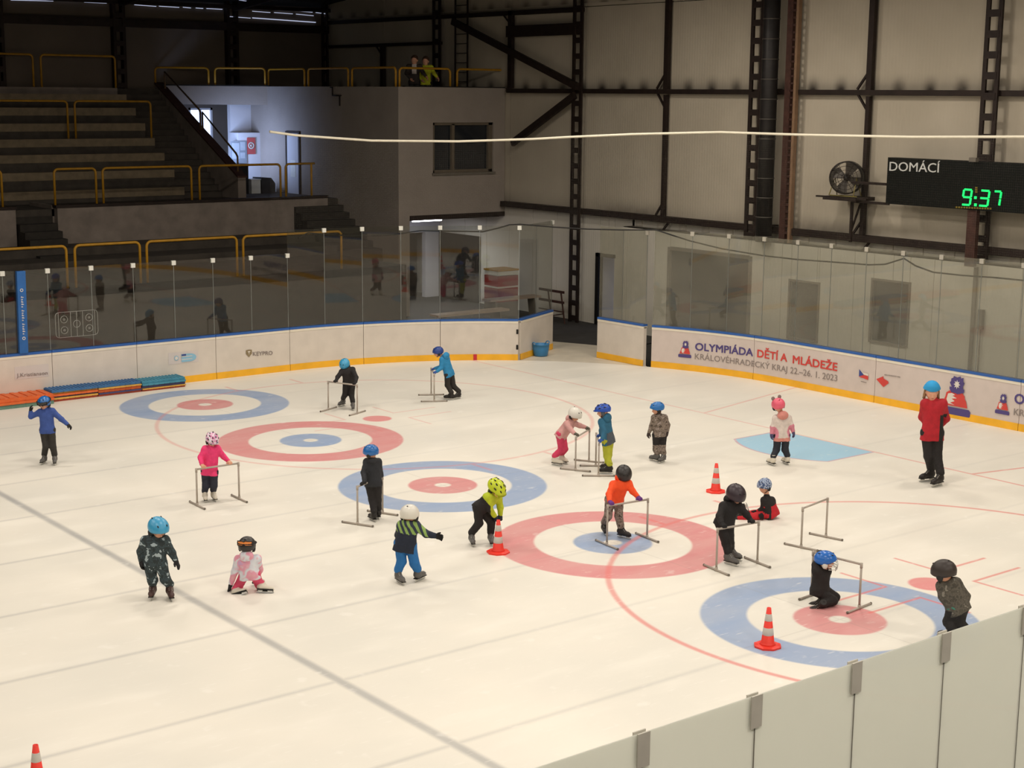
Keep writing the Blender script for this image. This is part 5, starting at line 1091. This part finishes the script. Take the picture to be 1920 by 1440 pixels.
# pink jacket
def hair_back(c1):
    def fn(root, J):
        H, s = J['H'], J['s']; B_ = [('c', H(-.06, -.03, -.02), H(-.055, -.04, -.11), .028*s, .022*s, .02), ('c', H(.06, -.03, -.02), H(.055, -.04, -.11), .028*s, .022*s, .02), ('c', H(0, -.07, -.0), H(0, -.075, -.12), .035*s, .03*s, .04)]
        link('hair', volume_mesh(B_, .009, name='hair', wr=.002), c1, root)
    return fn
HAIR = mat('hair_brown', '4a3527', .7, var=.3, nscale=30)
person('child in a bright pink jacket holding a frame, patterned white helmet', (((384, 937), (386, 944)), ((399, 936), (405, 942))), (398, 822), ((385, 842), (407, 841)), ((376, 858), (419, 856)), None, (393, 884), ((386, 911), (401, 911)),
       face=(28, 32), s=1.0, frame='p2', grip=(.17, .80), eo=(.04, .04), jac=cl('pink', 'f0417c'), tro=cl('darkblue', '2c2f3c'), glo=SKIN, skin_hands=True, boo=BTW, extra=hair_back(HAIR),
       helm=('bike', camo('helmet_pinkwhite', ['dcd5e4', 'e9e4ea', 'd46fa6', 'e8e2ea', '6a5a84'], 22), .98), hood=None)
# patterned suit
SUIT = camo('suit_dark_print', ['2b3436', '39474c', '2f3a3d', 'a3b2b8'], 15, stops=[0, .46, .54, .61])
person('child in a dark snowsuit with pale print and sky blue helmet, facing forward', (((287, 1119), (284, 1125)), ((318, 1120), (322, 1128))), (297.4, 987), ((273, 1014), (309, 1013)), ((264, 1034), (322, 1036)), ((265, 1052), (329, 1050)), (291, 1056), ((286, 1088), (310, 1086)),
       face=(38, 26), s=1.13, jac=SUIT, tro=SUIT, glo=GB, boo=mat('boot_brown', '4a3330', .5), helm=('hockey', HLB, 1.1), hood='down', hands=('relax', 'open'), hem=.03, eo=(.03, 0))
# kneeling pink girl seen from behind
PRN = camo('jacket_pastel', ['ecc9bd', 'e39bb2', 'dfe3ea', 'd6d6e2', 'e8a3b4', 'cfa6cc'], 5, stops=[0, .40, .47, .53, .58, .64])
for q in PRN.node_tree.nodes:
    if q.type == 'VALTORGB': q.color_ramp.interpolation = 'LINEAR'
def lyf(a, ao, t, to, z): return ((a, ao), (t, to), z)
person('child kneeling, one hand on the ice, pastel jacket, black helmet with orange goggles', None, (463, 1020), ((447, 1049), (482, 1048)), ((440, 1072), (487, 1068)), ((433, 1095), (482, 1082)), (468, 1077), ((447, 1099), (486, 1096)),
       face=(172, 6), s=1.0, base=(468, 1110), eo=(0, .12), wo=(.03, .28), ko=(.08, .10), jac=PRN, tro=cl('pinkpants', 'dd5273'), glo=GB, boo=BTW, hem=.07, hoodmat=PRN, hood='ball',
       helm=('ski', HBK, 1.05, dict(goggles='back', lens=mat('lens_orange', 'f08a30', .12, spec=.8))), hands=('open', 'relax'), wrist_palm=(-ZU, None),
       lying=(lyf((441, 1110), -.04, (458, 1105), -.05, (.35, .75, .55)), lyf((489, 1100), .02, (507, 1101), .02, (.1, .75, .65))), hc=.03)
# dark child with blue helmet from behind-left
person('child in a plain dark suit and blue helmet, holding a frame on the blue ring', (((703, 979), (693, 974)), ((711, 975), (705, 968))), (695, 845), ((688, 866), (709, 866)), ((682, 886), (713, 888)), None, (700, 905), ((698, 937), (708, 937)),
       face=(-112, 14), s=1.0, frame='p5', grip=(.17, .85), so=(.02, .02), eo=(.05, -.02), jac=cl('dark_slate', '2a2c31'), tro=DK, glo=GB, boo=BTB, helm=('ski', HB, 1.02), hood='down')
# white helmet, striped shoulders
STR = bpy.data.materials.new('cloth_lime_stripe'); STR.use_nodes = True; n = NT(STR); nt = STR.node_tree; b_ = nt.nodes['Principled BSDF']; b_.inputs['Roughness'].default_value = .8
tc = nt.nodes.new('ShaderNodeTexCoord'); sp3 = nt.nodes.new('ShaderNodeSeparateXYZ'); nt.links.new(tc.outputs['Object'], sp3.inputs[0])
wv_ = n.m('FRACT', n.m('MULTIPLY', n.m('SUBTRACT', n.m('ADD', sp3.outputs[0], n.m('MULTIPLY', sp3.outputs[2], .6)), sp3.outputs[1]), 9.)); nt.links.new(n.mix(n.m('LESS_THAN', wv_, .5), lin('8fae5e'), lin('2b3348')), b_.inputs['Base Color'])
def up_of(f, lo=None):   # part of the torso above fraction f of the spine
    return lambda c, J: ((c-J['PV'])@J['ax'])/np.linalg.norm(J['mid']-J['PV']) > f
person('child in navy jacket with lime striped shoulders, bright blue trousers and white helmet', (((745, 1091), (756, 1098)), ((782, 1091), (793, 1086))), (768, 961), ((753, 985), (778, 984)), ((747, 1003), (799, 1001)), ((752, 1016), (817, 1005)), (760, 1020), ((753, 1053), (777, 1056)),
       face=(160, 12), s=1.08, eo=(.06, 0), wo=(.2, -.05), jac=DN, jpaint=[(STR, lambda c, J: (((c-J['PV'])@J['ax'])/np.linalg.norm(J['mid']-J['PV']) > .62) & (((c-J['WR'][1])@RH) < -.10))], tro=cl('bright_blue', '2a6fb0'), glo=GB, boo=BTG, helm=('ski', HW, 1.08), hood='down', hands=('relax', 'relax'), hem=.10, girth=1.05)
# yellow child with cone
YJ = cl('lime', 'bfd032')
person('child bending over a traffic cone, yellow helmet and black and yellow jacket', (((883, 1018), (888, 1027)), ((919, 1017), (923, 1026))), (932, 913), ((913, 932), (934, 933)), ((918, 954), (938, 951)), ((928, 968), (938, 966)), (899, 953), ((898, 981), (921, 979)),
       face=(42, 38), s=1.05, so=(-.08, .12), eo=(-.02, .03), wo=(.0, .10), ko=(-.03, .08), jac=YJ, jpaint=[(DK, lambda c, J: (((c-J['PV'])@J['ax'])/np.linalg.norm(J['mid']-J['PV']) < .62) & (((c-J['PV'])@RH) < .17))], tro=DK, glo=DN, boo=BTG,
       helm=('bike', mat('helmet_lime', 'c3d22a', .3), 1.12, dict(visor=1)), hood='down', hands=('grip', 'grip'), wrist_palm=(-ZU-RH*.3, -ZU-RH*.3), hem=.05)
# bending dark child, light blue helmet
person('child in black bending over a frame near the far boards, light blue helmet', (((648, 760), (633, 764)), ((661, 765), (662.5, 772))), (645.5, 682), ((641, 697), (661, 693)), ((633, 707), (668, 708)), None, (655, 716), ((647, 740), (659, 740)),
       face=(-22, 50), s=1.0, frame='p8', grip=(.24, .90), so=(-.05, -.02), jac=DK, tro=DK, glo=GB, boo=BTG, helm=('ski', HLB, 1.0), hood='down')
# blue jacket, profile
person('child in a sky blue jacket and dark trousers pushing a frame, dark blue helmet', (((847, 750), (836, 749.5)), ((861, 747.5), (852, 749))), (821, 658), ((829, 674), (838, 672)), ((827, 690), (829, 687)), None, (842, 700), ((839, 722), (850, 724)),
       face=(-80, 18), s=1.0, frame='p9', grip=(.08, .62), so=(-.09, .07), eo=(.02, 0), ko=(-.03, .06), jac=cl('sky_jacket', '2f86b8'), tro=cl('greyblack', '2f2b29'), glo=cl('glove_blue', '34549a'), boo=BTB, helm=('ski', mat('helmet_navy', '2b4488', .3), .98), hood='ball', hem=.07, hc=.025)
# pink jacket and red trousers
PJ = cl('rose', 'cf9c98')
person('child in a rose jacket and red trousers leaning on a frame, white helmet', (((1038, 872), (1052, 874)), ((1050, 867), (1063, 871))), (1079, 775), ((1063, 795), (1075, 793)), ((1070, 806), (1087, 798)), None, (1052, 816), ((1053, 843), (1059, 842)),
       face=(48, 34), s=1.02, frame='p10', grip=(.12, .92), so=(-.08, .10), ko=(-.04, .05), jac=PJ, tro=cl('raspberry', 'd13f62'), glo=cl('glove_olive', '5c574c'), boo=BTW, helm=('ski', HW, 1.05), hood='ball', hoodmat=PJ, hem=.06)
# teal jacket and yellow trousers
TEAL = cl('teal', '2d6684')
person('child in a teal and grey jacket with yellow trousers holding a frame, royal blue helmet', (((1144, 889), (1128, 888.5)), ((1141, 885), (1128, 881))), (1130, 767), ((1128, 791), (1139, 790)), ((1133, 809), (1128, 807)), None, (1140, 824), ((1138, 855), (1141, 853)),
       face=(-95, 14), s=1.06, frame='p11', grip=(.04, .55), so=(-.08, .08), ko=(-.05, .06), jac=TEAL, jpaint=[(cl('slate', '50565f'), lambda c, J: (((c-J['PV'])@J['ax'])/np.linalg.norm(J['mid']-J['PV']) < .42) & (np.abs((c-J['PV'])@J['ax']) < .3) & (((c-J['PV'])@RH) > -.03))], tro=cl('mustard', 'b3b636'), glo=cl('glove_blue', '34549a'), boo=BTB, helm=('bike', mat('helmet_royal', '2c53b4', .3), 1.02, dict(pad=mat('pad_grey', '4a5058', .6))), hood='ball', hem=.08)
# camo child
CAM_ = camo('suit_brown_camo', ['4b4039', '6f6459', '8a7d72', '5d5048', '9a8f88'], 18)
person('child in a brown mottled snowsuit with arms hanging, plain blue helmet', (((1232, 866), (1222, 864)), ((1245, 866), (1237, 869))), (1232, 763), ((1227, 783), (1246, 783)), ((1222, 798), (1252, 797)), ((1217, 811), (1251, 809)), (1237, 815), ((1230, 843), (1242, 843)),
       face=(-75, 12), s=1.0, so=(-.03, .03), jac=CAM_, tro=CAM_, tpaint=[(DK, lambda c, J: c[:, 2] > J['KN'][0][2]+.10)], glo=cl('glove_dark', '3a2e2c'), boo=BTG, helm=('hockey', mat('helmet_plain_blue', '2f72b8', .35), 1.05), hood='down', hem=.03)
# pink helmet girl from behind
WJ = cl('offwhite', 'd9cdc6'); SAL = cl('salmon', 'd38c82')
def gpaint(c, J): f = ((c-J['PV'])@J['ax'])/np.linalg.norm(J['mid']-J['PV']); return f < .04
person('child in a white and pink jacket and pink helmet with ears, near the crease', (((1451, 874), (1440, 870)), ((1478, 872.5), (1467, 867.5))), (1459, 757), ((1455, 784), (1478, 784)), ((1449, 800), (1484, 798)), ((1447, 813), (1487, 809)), (1466, 816), ((1456, 843), (1472, 843)),
       face=(-165, 4), tilt=-12, s=1.05, jac=WJ, jpaint=[(cl('pinksleeve', 'd88a9c'), lambda c, J: ((np.linalg.norm(c-J['WR'][0], axis=1) < .15) | (np.linalg.norm(c-J['WR'][1], axis=1) < .15))), (SAL, lambda c, J: (((c-J['PV'])@J['ax']) < -.035) & (np.linalg.norm(c-J['WR'][0], axis=1) > .11) & (np.linalg.norm(c-J['WR'][1], axis=1) > .11))], tro=cl('ink', '262a33'), glo=cl('glove_violet', '4b4668'), boo=BTW,
       helm=('ski', mat('helmet_pink', 'e5637a', .35), 1.03, dict(ears=mat('ear_grey', '8d7c78', .7))), hood='ball', hoodmat=SAL, hem=.10)
# adult instructor
RJ = cl('red_jacket', 'b3222e')
def adult_extra(root, J):
    H, s = J['H'], J['s']; R_ = np.stack([np.cross(J['fd'], J['hu']), J['fd'], J['hu']], 1)
    link('beanie', volume_mesh([('e', H(0, -.008, .060), (.092*s, .104*s, .082*s), R_, .02), ('c', H(-.05, -.02, .03), H(.05, -.02, .03), .060*s, .060*s, .03)], .009, name='beanie', cuts=[(H(0, .0, .034), -J['hu'])]), mat('beanie_blue', '2f9cd8', .8, bump=.4, bscale=80), root)
    link('hair', volume_mesh([('c', H(-.078, -.01, .02), H(-.088, -.0, -.085), .018*s, .018*s, .02), ('c', H(.078, -.01, .02), H(.092, -.0, -.085), .018*s, .020*s, .02), ('e', H(0, -.06, -.03), (.08*s, .045*s, .08*s), R_, .03)], .010, name='hair', wr=.003), mat('hair_blond', '8a6a4a', .7, var=.3, nscale=30), root)
    a, b = J['mid'], J['PV']; f = -np.cross(J['lat'], J['ax']); f = f if f@FH < 0 else -f
person('adult in a red jacket, black trousers and blue knitted cap, hands behind back', (((1747, 902), (1728, 904)), ((1764, 910), (1749, 914))), (1748, 727), ((1735, 757), (1767, 757)), ((1729, 782), (1774, 785)), ((1743, 803), (1756, 805)), (1748, 811), ((1741, 855), (1757, 857)),
       face=(-6, 14), s=1.38, eo=(.06, .06), wo=(.20, .20), jac=RJ, jpaint=[(DK, lambda c, J: (((c-J['PV'])@J['lat']) > .09) & (((c-J['PV'])@J['ax']) < .33) & (((c-J['PV'])@FH) < .06) & (((c-J['PV'])@J['lat']) < .19+.2*((c-J['PV'])@J['ax'])))], tro=DK, glo=GB, boo=BTB, hem=.10, extra=adult_extra, group='adult on the ice', hipw=.075, hc=.055, girth=1.02)
# orange child
OJ = cl('orange', 'ff5626')
person('child in an orange jacket and mottled brown trousers with a frame, shiny black helmet', (((1132, 999), (1136, 1005)), ((1163, 1008), (1177, 1011))), (1170, 887), ((1150, 909), (1178, 907)), ((1142, 927), (1186, 921)), None, (1152, 937), ((1140, 968), (1160, 968)),
       face=(10, 48), s=1.05, frame='p15', grip=(.10, .80), so=(-.06, -.02), po=.06, jac=OJ, tro=camo('pants_brown_camo', ['5a4a42', '77685e', '8f8279', '4b3d37'], 20), glo=cl('glove_purple', '6a3a86'), boo=BTB, helm=('ski', HBK, 1.05), hood='ball', hoodmat=OJ, hem=.05)
# black child dark helmet
person('child all in black leaning on a frame beside the red ring, dark purple helmet', (((1364, 1058), (1378, 1062)), ((1370, 1049), (1383, 1052))), (1381, 925), ((1357, 949), (1384, 949)), ((1349, 968), (1399, 964)), None, (1358, 980), ((1362, 1019), (1368, 1018)),
       face=(30, 40), s=1.12, frame='p16', grip=(.16, .84), so=(-.04, .04), ko=(-.03, .04), jac=DK, tro=DK, glo=GB, boo=BTG, helm=('ski', mat('helmet_plum', '33272f', .4, spec=.5), 1.12), hood='ball', hem=.05)
# sitting child
RS = cl('red_suit', 'c2242e')
person('child sitting on the ice in a black and red suit, chequered blue helmet', None, (1433, 908), ((1433, 938), (1446, 938)), ((1431, 954), (1444, 956)), ((1420, 959), (1430, 965)), (1447, 962), ((1414, 963), (1418, 968)),
       face=(-50, 18), s=1.0, base=(1440, 972), so=(-.06, .06), eo=(.02, .05), wo=(0, -.08), ko=(.05, -.07), jac=DK, jpaint=[(RS, lambda c, J: (((c-J['mid'])@RH) > .045) & (((c-J['mid'])@J['ax']) < -.09)), (RS, lambda c, J: (((c-J['mid'])@RH) < -.06) & (((c-J['mid'])@J['ax']) < -.06) & (np.linalg.norm(c-J['EL'][0], axis=1) > .09))], tro=RS, tpaint=[(DK, lambda c, J: ((c-J['PV'])@RH) > -.06)], glo=GB, boo=BTB,
       helm=('ski', camo('helmet_blue_check', ['4a6288', 'a9b6cc', '3a4f78', 'c7cede'], 26), 1.0), hem=.06, lying=(lyf((1395, 965), .06, (1393, 958), .06, (-1, .1, .15)), lyf((1390, 969), -.04, (1387, 962), -.04, (-1, -.1, .15))))
# kneeling child inside a frame
KH = camo('helmet_blue_white', ['2c63b4', '2f6cc0', 'd7d4cc'], 9, stops=[0, .5, .62])
person('child kneeling under a frame and holding its bar, black suit, blue and white helmet', None, (1548, 1047), ((1531, 1070), (1550, 1070)), ((1529, 1060), (1549, 1062)), ((1539, 1049), (1549, 1052)), (1537, 1106), ((1562, 1126), (1566, 1120)),
       face=(75, 4), s=1.06, base=(1545, 1135), so=(-.05, .08), frame='p18', grip=(.19, .30), eo=(-.10, .06), ko=(-.04, .12), jac=DK, tro=DK, glo=GB, boo=BTB, helm=('hockey', mat('helmet_bright_blue', '2f6cc0', .25), 1.08, dict(cage=1, pad=HW)), hem=.06,
       lying=(lyf((1541, 1135), -.10, (1524, 1141), -.14, (-.1, -.75, .6)), lyf((1542, 1128), .04, (1526, 1131), .04, (-.2, -.6, .7))))
# child at the near glass
OLV = camo('jacket_olive', ['45413a', '5a554c', '4d4941', '7d786e'], 14, stops=[0, .45, .55, .66])
person('child in an olive mottled jacket leaning forwards at the near glass, dark round helmet', (((1779, 1204), (1770, 1201)), ((1801, 1201), (1792, 1198))), (1769, 1068), ((1766, 1099), (1792, 1093)), ((1768, 1119), (1811, 1118)), ((1777, 1136), (1808, 1136)), (1796, 1140), ((1779, 1166), (1797, 1168)),
       face=(-135, 20), s=1.12, so=(-.02, .06), wo=(-.06, .1), jac=OLV, tro=DK, glo=cl('glove_teal', '3f7d6c'), boo=BTB, helm=('ski', mat('helmet_mocha', '37302d', .45), 1.15), hood='down', hem=.05, girth=1.08)
# two people on the gallery
for lb, hd, jc, dk_, zz in (('person in a white top and dark coat standing on the gallery behind the yellow rail', (777, 110), cl('coat_dim', '3c3430'), 0, 0), ('person in a high visibility yellow jacket leaning on the gallery rail', (798, 112), cl('hivis', 'c9cf2e'), 1, 0)):
    b = ony(hd[0], 100, 20.6); u, v = hd; px = 2925/((b-CAM)@FW)
    bx = None
    G_ = np.array([b[0], 20.6, 6.74]); 
    def Pz(du, dz): return None
    gf = gz
    def gz(u_, v_, z=0., G_=G_): return np.array([G_[0], G_[1], 6.74]) if z == 0. else gf(u_, v_, z)
    fv = 720-FPX*(((G_-CAM)@UP)/((G_-CAM)@FW)); k_ = px
    person(lb, None, (u, v), ((u-.17*k_, v+.24*k_), (u+.17*k_, v+.24*k_)), ((u-.24*k_, v+.45*k_), (u+.26*k_, v+.42*k_)), ((u-.12*k_, v+.62*k_), (u+.36*k_, v+.55*k_)), (u, v+.72*k_), ((u-.09*k_, v+1.05*k_), (u+.09*k_, v+1.05*k_)), base=(u, fv), face=(-10, 15), s=1.25, jac=jc, tro=DK, glo=SKIN, skin_hands=True, boo=BTB, hem=.05, group='people on the gallery', wo=(-.1, -.1), hipw=.075,
           jpaint=[(WJ, lambda c, J: (np.abs((c-J['mid'])@RH) < .07) & (((c-J['mid'])@FH) < 0) & (((c-J['PV'])@J['ax']) > .25))] if not dk_ else None, extra=lambda root, J: link('hair', volume_mesh([('e', J['H'](0, -.02, .035), (.088*1.25, .1*1.25, .09*1.25), np.stack([np.cross(J['fd'], J['hu']), J['fd'], J['hu']], 1), .02)], .012, name='hair', cuts=[(J['H'](0, .03, .03), J['fd']*.8-J['hu']*.6)]), HAIR, root),
           lying=(lyf((u-.09*k_, fv-.17*k_), 0, (u-.09*k_, fv-.16*k_), -.15, (0, 0, 1)), lyf((u+.09*k_, fv-.17*k_), 0, (u+.09*k_, fv-.16*k_), -.15, (0, 0, 1))))
    gz = gf
